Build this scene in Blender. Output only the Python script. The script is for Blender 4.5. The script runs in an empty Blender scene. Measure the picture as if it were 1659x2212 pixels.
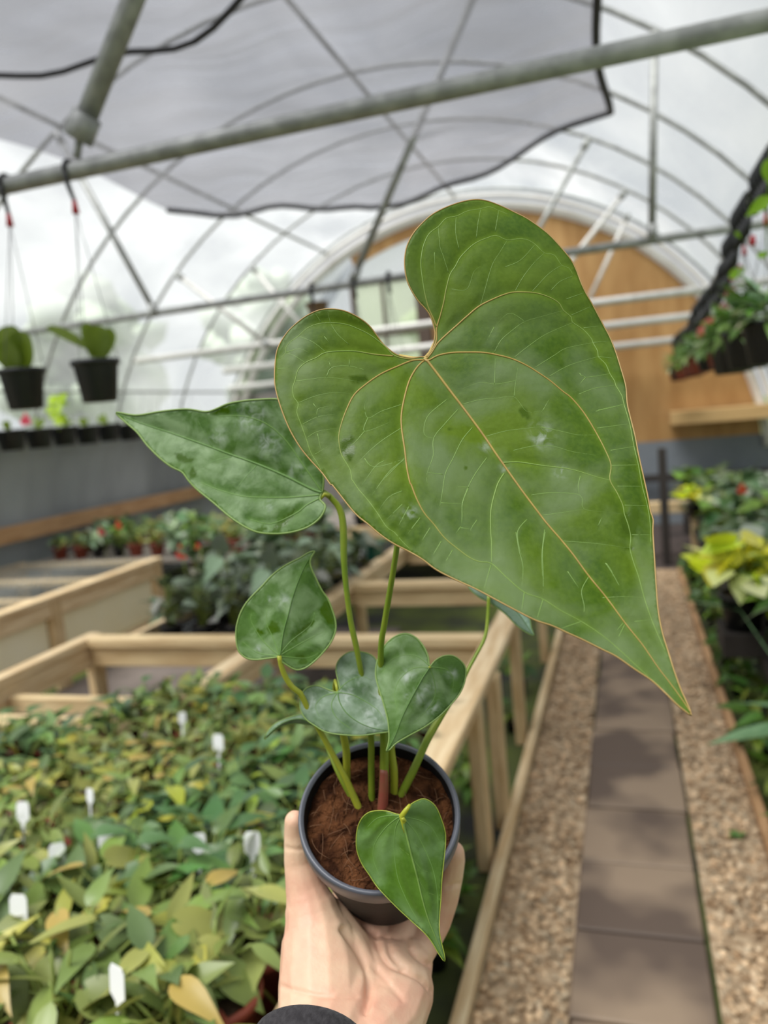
import bpy, bmesh, math, random
import numpy as np
from mathutils import Vector, Matrix, geometry, noise as mnoise

# ------------------------------------------------------------------ camera, sky, light, exposure
SC = bpy.context.scene
COL = SC.collection
F, CX, CY, H = 1685., 829.5, 1106., 1.55
_y = np.array([1342-CX, 850-CY, F]); _y /= np.linalg.norm(_y)
_d = -np.array([-4570-CX, 1395-CY, F]); _d /= np.linalg.norm(_d)
_x = _d-_y*(_d@_y); _x /= np.linalg.norm(_x)
_z = np.cross(_x, _y)
if _z[1] > 0: _z = -_z
R = np.array([_x, _y, _z])          # world = R @ camera (x right, y down, z forward)
CAM = np.array([0., 0., H])

cam_data = bpy.data.cameras.new('camera')
cam = bpy.data.objects.new('camera', cam_data); COL.objects.link(cam)
cam_data.sensor_fit = 'VERTICAL'; cam_data.sensor_height = 36.0
cam_data.lens = F/2212*36.0
cam_data.clip_start = 0.02; cam_data.clip_end = 300
M = Matrix.Identity(4)
cxv, cyv, czv = R[:, 0], -R[:, 1], -R[:, 2]
for i in range(3):
    M[i][0], M[i][1], M[i][2], M[i][3] = cxv[i], cyv[i], czv[i], CAM[i]
cam.matrix_world = M
cam_data.dof.use_dof = True
cam_data.dof.focus_distance = 0.455
cam_data.dof.aperture_fstop = 5.8
SC.camera = cam

SC.view_settings.view_transform = 'Standard'
SC.view_settings.look = 'None'
SC.view_settings.gamma = 1.0
SC.view_settings.use_curve_mapping = False
SC.view_settings.exposure = 0.42

world = bpy.data.worlds.new('overcast'); SC.world = world
world.use_nodes = True
nt = world.node_tree; nt.nodes.clear()
wo = nt.nodes.new('ShaderNodeOutputWorld'); wb = nt.nodes.new('ShaderNodeBackground')
tc = nt.nodes.new('ShaderNodeTexCoord'); nz = nt.nodes.new('ShaderNodeTexNoise')
nz.inputs['Scale'].default_value = 3.2; nz.inputs['Detail'].default_value = 5
rp = nt.nodes.new('ShaderNodeValToRGB')
rp.color_ramp.elements[0].position = .32; rp.color_ramp.elements[0].color = (.56, .61, .66, 1)
rp.color_ramp.elements[1].position = .68; rp.color_ramp.elements[1].color = (1.0, 1.0, 1.0, 1)
nt.links.new(tc.outputs['Generated'], nz.inputs['Vector'])
nt.links.new(nz.outputs['Fac'], rp.inputs['Fac'])
nt.links.new(rp.outputs['Color'], wb.inputs['Color'])
wb.inputs['Strength'].default_value = 0.60
nt.links.new(wb.outputs[0], wo.inputs['Surface'])

sun_d = bpy.data.lights.new('overcast_sun', 'SUN'); sun = bpy.data.objects.new('overcast_sun', sun_d)
COL.objects.link(sun); sun_d.energy = 5.6; sun_d.angle = math.radians(36); sun_d.color = (1.0, .965, .91)
sun.rotation_euler = Vector((0.30, 0.42, -1)).to_track_quat('-Z', 'Y').to_euler()
sun.location = (0, 0, 12)

# ------------------------------------------------------------------ projection helpers (measuring the place)
def ray(px, py): return R@np.array([(px-CX)/F, (py-CY)/F, 1.])
def P(px, py, D): return CAM+ray(px, py)*D
def atZ(px, py, z): r = ray(px, py); return CAM+r*((z-H)/r[2])
def atY(px, py, y): r = ray(px, py); return CAM+r*(y/r[1])
def atX(px, py, x): r = ray(px, py); return CAM+r*(x/r[0])
def camdir(v): return R@np.array(v, float)

# ------------------------------------------------------------------ materials
MATS = {}
def mat(name, col, rough=.6, metal=0., spec=.5, bump=0., bscale=40., col2=None, nscale=8., detail=4.,
        stretch=None, trans=0., tcol=None, sss=0., lo=.35, hi=.65, sheen=0., attr=None):
    if name in MATS: return MATS[name]
    m = bpy.data.materials.new(name); m.use_nodes = True; MATS[name] = m
    t = m.node_tree; n = t.nodes; L = t.links
    b = n['Principled BSDF']
    b.inputs['Roughness'].default_value = rough; b.inputs['Metallic'].default_value = metal
    b.inputs['Specular IOR Level'].default_value = spec
    b.inputs['Base Color'].default_value = (*col, 1)
    if sss:
        b.inputs['Subsurface Weight'].default_value = sss
        b.inputs['Subsurface Radius'].default_value = (.012, .005, .003)
        b.inputs['Subsurface Scale'].default_value = 1.0
    if sheen: b.inputs['Sheen Weight'].default_value = sheen
    tcn = n.new('ShaderNodeTexCoord'); mp = n.new('ShaderNodeMapping')
    L.new(tcn.outputs['Object'], mp.inputs['Vector'])
    if stretch: mp.inputs['Scale'].default_value = stretch
    csock = None
    if col2:
        z = n.new('ShaderNodeTexNoise'); z.inputs['Scale'].default_value = nscale; z.inputs['Detail'].default_value = detail
        L.new(mp.outputs[0], z.inputs['Vector'])
        r = n.new('ShaderNodeValToRGB')
        r.color_ramp.elements[0].position = lo; r.color_ramp.elements[0].color = (*col, 1)
        r.color_ramp.elements[1].position = hi; r.color_ramp.elements[1].color = (*col2, 1)
        L.new(z.outputs['Fac'], r.inputs['Fac']); csock = r.outputs['Color']
    if attr:
        a = n.new('ShaderNodeAttribute'); a.attribute_name = attr
        if csock:
            mx = n.new('ShaderNodeMix'); mx.data_type = 'RGBA'; mx.blend_type = 'MULTIPLY'
            mx.inputs['Factor'].default_value = 1
            L.new(csock, mx.inputs['A']); L.new(a.outputs['Color'], mx.inputs['B']); csock = mx.outputs['Result']
        else: csock = a.outputs['Color']
    if csock: L.new(csock, b.inputs['Base Color'])
    if bump:
        z2 = n.new('ShaderNodeTexNoise'); z2.inputs['Scale'].default_value = bscale; z2.inputs['Detail'].default_value = 5
        L.new(mp.outputs[0], z2.inputs['Vector'])
        bp = n.new('ShaderNodeBump'); bp.inputs['Strength'].default_value = bump; bp.inputs['Distance'].default_value = .01
        L.new(z2.outputs['Fac'], bp.inputs['Height']); L.new(bp.outputs[0], b.inputs['Normal'])
    if trans:
        tr = n.new('ShaderNodeBsdfTranslucent'); mxs = n.new('ShaderNodeMixShader')
        mxs.inputs['Fac'].default_value = trans
        tr.inputs['Color'].default_value = (*(tcol or col), 1)
        if csock and not tcol: L.new(csock, tr.inputs['Color'])
        out = n['Material Output']
        L.new(b.outputs[0], mxs.inputs[1]); L.new(tr.outputs[0], mxs.inputs[2]); L.new(mxs.outputs[0], out.inputs['Surface'])
    return m

def film_mat(name, trans_col, dcol, fac, nscale=1.5, var=.12, sheen_mask=None, stretch=(1, 1, 1)):
    """plastic film or woven cloth: partly see-through, partly a white translucent sheet"""
    m = bpy.data.materials.new(name); m.use_nodes = True
    t = m.node_tree; n = t.nodes; L = t.links; n.remove(n['Principled BSDF'])
    out = n['Material Output']
    tr = n.new('ShaderNodeBsdfTransparent'); tr.inputs['Color'].default_value = (*trans_col, 1)
    df = n.new('ShaderNodeBsdfDiffuse'); df.inputs['Color'].default_value = (*dcol, 1)
    tl = n.new('ShaderNodeBsdfTranslucent'); tl.inputs['Color'].default_value = (*dcol, 1)
    m1 = n.new('ShaderNodeMixShader'); m1.inputs[0].default_value = .6
    L.new(df.outputs[0], m1.inputs[1]); L.new(tl.outputs[0], m1.inputs[2])
    gl = n.new('ShaderNodeBsdfGlossy'); gl.inputs['Roughness'].default_value = .3
    gl.inputs['Color'].default_value = (.9, .9, .9, 1)
    m0 = n.new('ShaderNodeMixShader'); m0.inputs[0].default_value = .06
    L.new(m1.outputs[0], m0.inputs[1]); L.new(gl.outputs[0], m0.inputs[2])
    tcn = n.new('ShaderNodeTexCoord'); mp = n.new('ShaderNodeMapping'); mp.inputs['Scale'].default_value = stretch
    L.new(tcn.outputs['Object'], mp.inputs['Vector'])
    z = n.new('ShaderNodeTexNoise'); z.inputs['Scale'].default_value = nscale; z.inputs['Detail'].default_value = 6
    z.inputs['Distortion'].default_value = .6
    L.new(mp.outputs[0], z.inputs['Vector'])
    mr = n.new('ShaderNodeMapRange'); mr.inputs['From Min'].default_value = .3; mr.inputs['From Max'].default_value = .7
    mr.inputs['To Min'].default_value = max(0, fac-var); mr.inputs['To Max'].default_value = min(1, fac+var)
    L.new(z.outputs['Fac'], mr.inputs['Value'])
    m2 = n.new('ShaderNodeMixShader')
    L.new(mr.outputs[0], m2.inputs[0]); L.new(tr.outputs[0], m2.inputs[1]); L.new(m0.outputs[0], m2.inputs[2])
    L.new(m2.outputs[0], out.inputs['Surface'])
    return m

# ------------------------------------------------------------------ mesh builder
class MB:
    def __init__(s): s.v = []; s.f = []; s.c = []; s.sm = []
    def add(s, vs, fs, smooth=True, c=None):
        o = len(s.v); s.v += [tuple(map(float, p)) for p in vs]
        s.f += [tuple(i+o for i in f) for f in fs]; s.sm += [smooth]*len(fs)
        s.c += [c or (1, 1, 1)]*len(vs)
        return s
    def box(s, x0, x1, y0, y1, z0, z1, b=.004):
        """bevelled box"""
        b = min(b, (x1-x0)*.3, (y1-y0)*.3, (z1-z0)*.3)
        bm = bmesh.new(); bmesh.ops.create_cube(bm, size=1)
        for v in bm.verts:
            v.co = Vector(((x0+x1)/2+v.co.x*(x1-x0), (y0+y1)/2+v.co.y*(y1-y0), (z0+z1)/2+v.co.z*(z1-z0)))
        bmesh.ops.bevel(bm, geom=bm.edges[:], offset=b, segments=1, affect='EDGES')
        bm.verts.index_update()
        s.add([v.co[:] for v in bm.verts], [[v.index for v in f.verts] for f in bm.faces], False); bm.free(); return s
    def beam(s, a, b, w, h, up=(0, 0, 1), bev=.004):
        """rectangular timber from a to b, w across, h along up"""
        a = Vector(a); b = Vector(b); d = (b-a); l = d.length; d.normalize()
        side = d.cross(Vector(up)).normalized(); u = side.cross(d).normalized()
        m = MB().box(-w/2, w/2, 0, l, -h/2, h/2, bev)
        vs = [a+side*p[0]+d*p[1]+u*p[2] for p in m.v]
        s.add(vs, m.f, False); return s
    def tube(s, pts, r, n=8, cap=True, c=None, flat=None, cols=None):
        pts = [np.array(p, float) for p in pts]; k = len(pts)
        rr = r if hasattr(r, '__len__') else [r]*k
        T = []
        for i in range(k):
            t = pts[min(i+1, k-1)]-pts[max(i-1, 0)]; T.append(t/(np.linalg.norm(t)+1e-12))
        a = np.array([0, 0, 1.]) if abs(T[0][2]) < .9 else np.array([1., 0, 0])
        if flat is not None: a = np.array(flat, float)
        u = a-T[0]*(a@T[0]); u /= np.linalg.norm(u)
        vs = []; fs = []
        for i in range(k):
            u = u-T[i]*(u@T[i]); u /= (np.linalg.norm(u)+1e-12); w = np.cross(T[i], u)
            for j in range(n):
                an = 2*math.pi*j/n; vs.append(pts[i]+rr[i]*(math.cos(an)*u+math.sin(an)*w))
        for i in range(k-1):
            for j in range(n):
                q = (j+1) % n; fs.append((i*n+j, i*n+q, (i+1)*n+q, (i+1)*n+j))
        if cap: fs.append(tuple(range(n))[::-1]); fs.append(tuple((k-1)*n+j for j in range(n)))
        s.add(vs, fs, True, c)
        if cols is not None: s.c[-len(vs):] = [tuple(cols[i]) for i in range(k) for j in range(n)]
        return s
    def lathe(s, prof, n=32, o=(0, 0, 0), X=(1, 0, 0), Y=(0, 1, 0), Z=(0, 0, 1), close=False):
        o = np.array(o, float); X = np.array(X, float); Y = np.array(Y, float); Z = np.array(Z, float)
        vs = []; fs = []; k = len(prof)
        for r, z in prof:
            for j in range(n):
                an = 2*math.pi*j/n; vs.append(o+X*r*math.cos(an)+Y*r*math.sin(an)+Z*z)
        for i in range(k-1):
            for j in range(n):
                q = (j+1) % n; fs.append((i*n+j, i*n+q, (i+1)*n+q, (i+1)*n+j))
        s.add(vs, fs, True); return s
    def ico(s, c, r, sub=1, sc=(1, 1, 1), jit=0., rnd=random, col=None):
        bm = bmesh.new(); bmesh.ops.create_icosphere(bm, subdivisions=sub, radius=1)
        vs = []
        for v in bm.verts:
            k = r*(1+rnd.uniform(-jit, jit)); vs.append((c[0]+v.co.x*k*sc[0], c[1]+v.co.y*k*sc[1], c[2]+v.co.z*k*sc[2]))
        bm.verts.index_update()
        s.add(vs, [[v.index for v in f.verts] for f in bm.faces], True, col); bm.free(); return s
    def build(s, name, m, parent=None, color=False):
        me = bpy.data.meshes.new(name); me.from_pydata(s.v, [], s.f)
        me.polygons.foreach_set('use_smooth', s.sm)
        if color:
            a = me.color_attributes.new('Col', 'FLOAT_COLOR', 'POINT')
            a.data.foreach_set('color', np.hstack([np.array(s.c), np.ones((len(s.c), 1))]).astype(np.float32).ravel())
        me.materials.append(m); me.update()
        o = bpy.data.objects.new(name, me); COL.objects.link(o)
        if parent is not None:
            o.parent = parent
            if not parent.get('_local'): o.matrix_parent_inverse = world_inv(parent)
        return o

def world_inv(o):
    def w(q): return q.matrix_basis.copy() if q.parent is None else w(q.parent)@q.matrix_parent_inverse@q.matrix_basis
    return w(o).inverted()
def empty(name, loc, local=False):
    o = bpy.data.objects.new(name, None); COL.objects.link(o); o.location = loc; o.empty_display_size = .05
    if local: o['_local'] = 1
    return o
def tag(o, label, cat, group=None, kind=None):
    o['label'] = label; o['category'] = cat
    if group: o['group'] = group
    if kind: o['kind'] = kind
    return o
def struct(o): o['kind'] = 'structure'; return o
KIDS = {}
def copy_thing(root, loc, rotz=0, sc=1., label=None, group=None):
    r = root.copy(); COL.objects.link(r); r.location = loc; r.rotation_euler = (0, 0, rotz); r.scale = (sc,)*3
    if label: r['label'] = label
    if group: r['group'] = group
    for ch in root.children:
        c = ch.copy(); COL.objects.link(c); c.parent = r
        for g in ch.children:
            d = g.copy(); COL.objects.link(d); d.parent = c
    return r

def catmull(pts, step=4., closed=False):
    p = np.array(pts, float); n = len(p); out = []
    rng = range(n if closed else n-1)
    for i in rng:
        if closed: a, b, c, d = p[(i-1) % n], p[i], p[(i+1) % n], p[(i+2) % n]
        else: a, b, c, d = p[max(i-1, 0)], p[i], p[i+1], p[min(i+2, n-1)]
        k = max(1, int(np.linalg.norm(c-b)/step))
        for j in range(k):
            t = j/k
            out.append(.5*((2*b)+(-a+c)*t+(2*a-5*b+4*c-d)*t*t+(-a+3*b-3*c+d)*t**3))
    if not closed: out.append(p[-1])
    return np.array(out)

rnd = random.Random(7)
# ================================================================== GREENHOUSE SHELL
CXG, CZG, RG = -1.75, .60, 3.45      # arch centre and radius
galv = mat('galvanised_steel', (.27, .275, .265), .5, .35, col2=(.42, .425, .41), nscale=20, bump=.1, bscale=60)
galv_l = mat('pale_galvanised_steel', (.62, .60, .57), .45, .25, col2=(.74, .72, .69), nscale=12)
wood = mat('pine_timber', (.58, .40, .20), .7, col2=(.80, .61, .36), nscale=5, stretch=(6, 6, 1.2), bump=.15, bscale=30)
wood_y = mat('pine_timber_long', (.64, .44, .23), .7, col2=(.86, .68, .43), nscale=5, stretch=(8, .8, 8), bump=.15, bscale=30)
wood_x = mat('pine_timber_cross', (.62, .43, .22), .7, col2=(.85, .66, .38), nscale=5, stretch=(.8, 8, 8), bump=.15, bscale=30)
wood_red = mat('cedar_board', (.40, .22, .10), .75, col2=(.55, .33, .17), nscale=5, stretch=(8, .8, 8), bump=.1)
ply = mat('plywood_sheet', (.40, .205, .065), .65, col2=(.56, .325, .125), nscale=2.2, stretch=(4, 4, .7), detail=7, lo=.3, hi=.7)
greyfab = mat('grey_ground_cloth', (.24, .26, .28), .5, col2=(.44, .47, .49), nscale=.9, stretch=(1, 1, .4))
black = mat('black_plastic', (.012, .013, .015), .4, bump=.05)
film = film_mat('polythene_film', (.90, .93, .95), (.82, .85, .88), .46, 1.1, .30, stretch=(1, .45, 1))
cloth_m = film_mat('grey_shade_cloth', (.56, .56, .60), (.31, .305, .32), .46, 2.6, .22, stretch=(.45, 2.2, 1))
cloth_edge = mat('dark_cloth_hem', (.035, .033, .038), .8)

def arch_pt(a, r=RG, y=0.): return (CXG+r*math.sin(a), y, CZG+r*math.cos(a))
# roof film: one continuous sheet with slight billow between the hoops
vs = []; fs = []; NA = 48; ys = np.arange(-3.4, 9.61, .2); HY = [-2.7, -1.48, -.26, .96, 2.2, 3.4, 4.6, 5.8, 7.0, 8.2, 9.4]
for y in ys:
    k = min(abs(y-h) for h in HY)
    for i in range(NA+1):
        a = -math.pi/2+math.pi*i/NA
        vs.append(arch_pt(a, RG+.035-.02*min(1, k/.4)+.006*math.sin(9*a+3*y), y))
for j in range(len(ys)-1):
    for i in range(NA):
        q = j*(NA+1)+i; fs.append((q, q+1, q+NA+2, q+NA+1))
struct(MB().add(vs, fs).build('ceiling', film))
# lower side walls: film to the ground with a grey fabric lining on the inside
for nm, sx in (('wall_left', -1), ('wall_right', 1)):
    X = CXG+sx*(RG+.03)
    w = MB(); vs = []; fs = []
    for y in ys:
        for z in (-.02, .2, .4, .6): vs.append((X, y, z))
    for j in range(len(ys)-1):
        for i in range(3): q = j*4+i; fs.append((q, q+1, q+5, q+4))
    w.add(vs, fs); struct(w.build(nm, film))
# floor
floor_m = mat('mossy_ground_cloth', (.022, .023, .022), .85, col2=(.10, .13, .018), nscale=1.7, detail=6, lo=.36, hi=.60, bump=.3, bscale=25)
aisle_m = mat('brown_aisle_cloth', (.12, .095, .085), .85, col2=(.22, .18, .155), nscale=2.4, bump=.2, bscale=30)
struct(MB().box(-.75, 1.65, 7.0, 9.45, -.01, .014, .004).build('floor_end', mat('dark_floor_end', (.030, .022, .020), .9, col2=(.07, .05, .045), nscale=2)))
struct(MB().box(-3.50, -1.62, .0, 5.3, -.01, .012, .004).build('floor_aisle', aisle_m))
vs = []; fs = []; NX, NY = 40, 60
for j in range(NY+1):
    for i in range(NX+1):
        x = CXG-RG-.1+(2*RG+.2)*i/NX; y = -3.4+13.1*j/NY
        vs.append((x, y, .004*math.sin(7*x+3*y)))
for j in range(NY):
    for i in range(NX): q = j*(NX+1)+i; fs.append((q, q+1, q+NX+2, q+NX+1))
struct(MB().add(vs, fs).build('floor', floor_m))
out_m = mat('meadow_grass', (.09, .14, .04), .9, col2=(.16, .20, .07), nscale=.7)
g = MB(); g.add([(-60, -30, -.06), (60, -30, -.06), (60, 90, -.06), (-60, 90, -.06)], [(0, 1, 2, 3)]); struct(g.build('ground', out_m))

# left lining wall of grey cloth and its board
ln = MB(); vs = []; fs = []
yy = np.arange(.2, 9.45, .1)
for y in yy:
    for k, z in enumerate((.0, .3, .6, .9, 1.25, 1.68)):
        dx = .012*math.sin(y*7)+.012*math.sin(y*17+2)
        vs.append((CXG-math.sqrt(max(0, (RG-.09)**2-max(0, z-CZG)**2))+.03+dx, y, z))
for j in range(len(yy)-1):
    for i in range(5): q = j*6+i; fs.append((q, q+1, q+7, q+6))
tag(MB().add(vs, fs).build('wall_lining', greyfab), 'dark grey fabric lining hung along the left side wall', 'wall lining')
tag(MB().beam((-4.93, .2, .86), (-4.93, 9.4, .84), .04, .14).build('wall_board', wood_red), 'long brown timber board fixed along the grey left wall', 'board')

# hoops
ords = ['nearest', 'second', 'third', 'fourth', 'fifth', 'sixth', 'seventh', 'eighth']
vis_h = [2.2, 3.4, 4.6, 5.8, 7.0, 8.2, 9.4]
for i, y in enumerate(vis_h):
    m = MB(); pts = [(CXG-RG, y, 0), (CXG-RG, y, .35)]
    pts += [arch_pt(-math.pi/2+math.pi*k/40, RG, y) for k in range(41)]+[(CXG+RG, y, .35), (CXG+RG, y, 0)]
    m.tube(pts, .016, 8)
    tag(m.build('roof_hoop', galv), 'curved galvanised roof hoop under the film, %s from the camera' % ords[i], 'greenhouse hoop', 'roof hoops')
# ridge and side purlins
for a, nm in ((0., 'galvanised ridge pipe running along the crown of the roof'), (-.50, 'thin purlin pipe along the left slope of the roof, left of the ridge')):
    p0 = arch_pt(a, RG-.035, .9); p1 = arch_pt(a, RG-.035, 9.4)
    tag(MB().tube([p0, p1], .017, 8).build('purlin', galv), nm, 'purlin pipe')
# tie bars and struts of the trusses
ties = [(2.2, 2.40, .027), (4.6, 2.35, .023), (7.0, 2.325, .032), (8.9, 2.28, .042), (9.2, 2.07, .042)]
tl = ['thick grey tie pipe crossing the whole picture above the big leaf', 'grey tie pipe crossing behind the top of the big leaf',
      'pale tie pipe in front of the plywood wall, uppermost of its three pale pipes', 'pale tie pipe in front of the plywood wall, middle of its three pale pipes',
      'pale tie pipe in front of the plywood wall, lowest of its three pale pipes']
for i, (y, z, r) in enumerate(ties):
    hw = math.sqrt(RG**2-(z-CZG)**2)-.05
    t = MB().tube([(CXG-hw+.0, y, z), (CXG, y, z-.0), (CXG+hw-.0, y, z)], r, 14)
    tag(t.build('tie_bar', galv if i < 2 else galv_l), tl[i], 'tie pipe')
def strut(a, b, y, r, label, m=galv, joint=True):
    root = empty('roof_strut', (a[0], y, a[1])); tag(root, label, 'truss strut', 'truss struts')
    MB().tube([(a[0], y-.01, a[1]), (b[0], y-.01, b[1])], r, 10).build('pipe', m, root)
    if joint:
        d = np.array([b[0]-a[0], b[1]-a[1]]); d = d/np.linalg.norm(d)
        MB().tube([(a[0]-d[0]*.02, y-.01, a[1]-d[1]*.02), (a[0]+d[0]*.06, y-.01, a[1]+d[1]*.06)], r*1.35, 10).build('end_clamp', galv, root)
        MB().tube([(b[0]-d[0]*.08, y-.01, b[1]-d[1]*.08), (b[0], y-.01, b[1])], r*1.35, 10).build('end_clamp', galv, root)
def hoopz(x): return CZG+math.sqrt(RG**2-(x-CXG)**2)-.02
strut((-1.56, 2.50), (-.98, 3.30), 2.2, .033, 'thickest grey strut, slanting down to the near tie pipe at upper left')
MB_link = MB().tube([(-1.585, 2.19, 2.43), (-1.56, 2.19, 2.50)], .012, 8)
tag(MB_link.build('clamp_bracket', galv), 'small metal bracket joining the thickest strut to the near tie pipe', 'bracket')
strut((-1.50, 2.38), (-.62, hoopz(-.62)), 4.6, .022, 'long grey strut rising right from the second tie pipe, left of the big leaf')
strut((-2.88, 2.35), (-3.45, hoopz(-3.45)), 4.6, .02, 'grey strut slanting up left behind the hanging pots')
strut((.20, 2.37), (.26, hoopz(.26)), 4.6, .02, 'upright grey strut hanging from the roof at the right, down to the second tie pipe')
strut((-1.05, 2.34), (-.15, hoopz(-.15)), 7.0, .022, 'grey strut rising right above the big leaf, to the right of the longest strut')
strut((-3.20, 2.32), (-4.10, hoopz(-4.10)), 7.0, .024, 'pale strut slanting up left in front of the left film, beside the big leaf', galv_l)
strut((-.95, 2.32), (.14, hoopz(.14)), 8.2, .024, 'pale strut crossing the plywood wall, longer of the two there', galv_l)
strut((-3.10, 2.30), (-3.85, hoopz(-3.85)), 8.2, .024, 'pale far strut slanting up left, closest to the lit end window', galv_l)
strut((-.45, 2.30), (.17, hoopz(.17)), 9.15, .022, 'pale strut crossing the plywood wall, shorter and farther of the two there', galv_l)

# shade cloth with dark hems
def cloth_z(x, y): return 3.2+.05*math.sin(2.1*x+1)+.045*math.sin(2.6*y+x)-.06*math.exp(-((y-3.0)/.25)**2)+.02*math.sin(9*x+2*y)
def cloth_far(x):
    xs = [-3.15, -2.8, -1.9, -1.5, -1.0, -.33, 0.0]; yf = [5.35, 5.9, 6.4, 6.18, 5.95, 5.5, 5.3]
    return float(np.interp(x, xs, yf))
sc_root = empty('shade_cloth', (-1.5, 3.5, 3.2)); tag(sc_root, 'grey woven shade cloth stretched under the roof hoops', 'shade cloth')
vs = []; fs = []; NX = 44; NY = 60
def cx_(u, v):
    x = -3.15+3.15*u
    y = 1.0+(cloth_far(x)-1.0)*v
    if u > .97: x += .03*math.sin(y*2.6)
    return x, y
for j in range(NY+1):
    for i in range(NX+1):
        x, y = cx_(i/NX, j/NY); vs.append((x, y, cloth_z(x, y)))
for j in range(NY):
    for i in range(NX): q = j*(NX+1)+i; fs.append((q, q+1, q+NX+2, q+NX+1))
MB().add(vs, fs).build('sheet', cloth_m, sc_root)
MB().tube([(cx_(1, k/30)[0], cx_(1, k/30)[1], cloth_z(*cx_(1, k/30))) for k in range(31)], .022, 6).build('side_hem', cloth_edge, sc_root)
MB().tube([(cx_(k/30, 1)[0], cx_(k/30, 1)[1], cloth_z(*cx_(k/30, 1))) for k in range(31)], .022, 6).build('far_hem', cloth_edge, sc_root)
MB().tube([(x, yq, cloth_z(x, yq)-.02) for x, yq in [(x, 2.98-.05*(x+1.7)**2-.45*max(0, x+1.75)**1.5) for x in np.linspace(-3.12, -.02, 30)]], .013, 6).build('seam', cloth_edge, sc_root)

# end wall
YE = 9.5
ew = MB(); n = 40; vs = []; fs = []
zb = .97
a0 = -.62      # plywood gable from just left of the big leaf to the right eave
pts = [(CXG+(RG-.22)*math.sin(a), YE, CZG+(RG-.22)*math.cos(a)) for a in np.linspace(-.13, 1.44, 40)]
poly = [(x, z) for x, _, z in pts]
front = [(x, YE, z) for x, z in poly]+[(poly[-1][0], YE, zb), (poly[0][0], YE, zb)]
back = [(x, y+.02, z) for x, y, z in front]
m_ = MB(); N_ = len(front)
m_.add(front+back, [tuple(range(N_)), tuple(range(N_, 2*N_))[::-1]]+[(i, i+N_, (i+1) % N_+N_, (i+1) % N_) for i in range(N_)], False)
struct(m_.build('wall_back', ply))
# upper left of the gable: tan strip following the arch above the window
m_ = MB(); A = np.linspace(-.44, -.10, 16)
fr = [(CXG+(RG-.22)*math.sin(a), YE, CZG+(RG-.22)*math.cos(a)) for a in A]; bk = [(CXG+(RG-.36)*math.sin(a), YE, CZG+(RG-.36)*math.cos(a)) for a in A]
v2 = fr+bk; k = len(A); v2 += [(x, y+.02, z) for x, y, z in v2]
f2 = [(i, i+1, k+i+1, k+i) for i in range(k-1)]+[(2*k+i, 3*k+i, 3*k+i+1, 2*k+i+1) for i in range(k-1)]
f2 += [(k+i, k+i+1, 3*k+i+1, 3*k+i) for i in range(k-1)]
m_.add(v2, f2, False); struct(m_.build('trim_1', ply))
white = mat('white_paint', (.70, .66, .62), .5, col2=(.80, .78, .75), nscale=4)
for k, (r_, d_, w_) in enumerate(((RG-.17, .0, .05), (RG-.08, -.10, .025))):
    m_ = MB().tube([arch_pt(a, r_, YE-.03+d_) for a in np.linspace(-1.45, 1.5, 60)], w_, 8)
    struct(m_.build('trim_%d' % (k+2), white))
# left part: lit polycarbonate window with brown posts
pc = film_mat('polycarbonate_pane', (.97, 1.0, .90), (.85, .90, .78), .40, 2.0, .1)
brown = mat('brown_post', (.085, .055, .04), .7)
win = struct(MB().box(-3.15, -3.10, 9.44, 9.50, .9, 3.2).box(-2.32, -2.16, 9.42, 9.50, .0, 3.1).box(-3.10, -2.3, 9.44, 9.5, 3.17, 3.22).box(-2.75, -2.72, 9.44, 9.5, 2.1, 3.2)
             .box(-3.10, -2.32, 9.44, 9.5, 2.52, 2.56).box(-3.10, -2.32, 9.44, 9.5, 2.0, 2.06).build('window_1', brown))
MB().box(-3.1, -2.3, 9.47, 9.48, 2.05, 3.2, .001).build('pane', pc, win)
# grey-brown end panelling at lower left
pan = mat('weathered_panel', (.20, .18, .165), .8, col2=(.30, .27, .25), nscale=3, stretch=(6, 1, .6))
m_ = MB()
for i in range(16):
    x = -5.0+i*.172; m_.box(x, x+.168, 9.5, 9.52, .0, 1.98, .003)
struct(m_.build('wall_back_left', pan))
fe = MB(); A = np.linspace(-1.45, -.13, 28)
vs = [(CXG+(RG-.2)*math.sin(a), YE+.01, CZG+(RG-.2)*math.cos(a)) for a in A]+[(-2.18, YE+.01, 3.2), (-3.15, YE+.01, 3.2), (-3.15, YE+.01, 1.95), (-4.9, YE+.01, 1.95)]
fe.add(vs, [tuple(range(len(vs)))]); struct(fe.build('wall_back_film', film))
# panels and posts under the plywood
m_ = MB().box(-2.25, 1.65, 9.50, 9.52, .0, .97, .002); struct(m_.build('wall_back_lower', mat('blue_grey_panel', (.17, .19, .22), .5, col2=(.24, .26, .29), nscale=1.4)))
darkw = mat('dark_stained_timber', (.035, .028, .024), .8)
for i, (x, lab) in enumerate(((.31, 'dark timber post under the plywood wall, straight beyond the path'), (-1.05, 'dark timber post under the plywood wall, behind the big leaf'))):
    ypo = 7.14 if i == 0 else 9.32
    tag(MB().box(x-.035 if i == 0 else x-.045, x+.035 if i == 0 else x+.045, ypo, ypo+.07, 0, 1.05 if i == 0 else .97).build('wall_post', darkw), lab, 'post')
tag(MB().box(-2.2, 1.55, 9.33, 9.40, .52, .60).build('wall_rail', darkw), 'dark horizontal rail below the plywood wall', 'rail')
m_ = MB().box(.5, 1.62, 9.0, 9.47, 1.16, 1.30)
tag(m_.build('wall_shelf', mat('tan_board', (.52, .32, .13), .6, col2=(.62, .40, .18), nscale=3, stretch=(.6, 4, 4))), 'thick tan timber shelf on the plywood wall at right', 'shelf')

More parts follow.
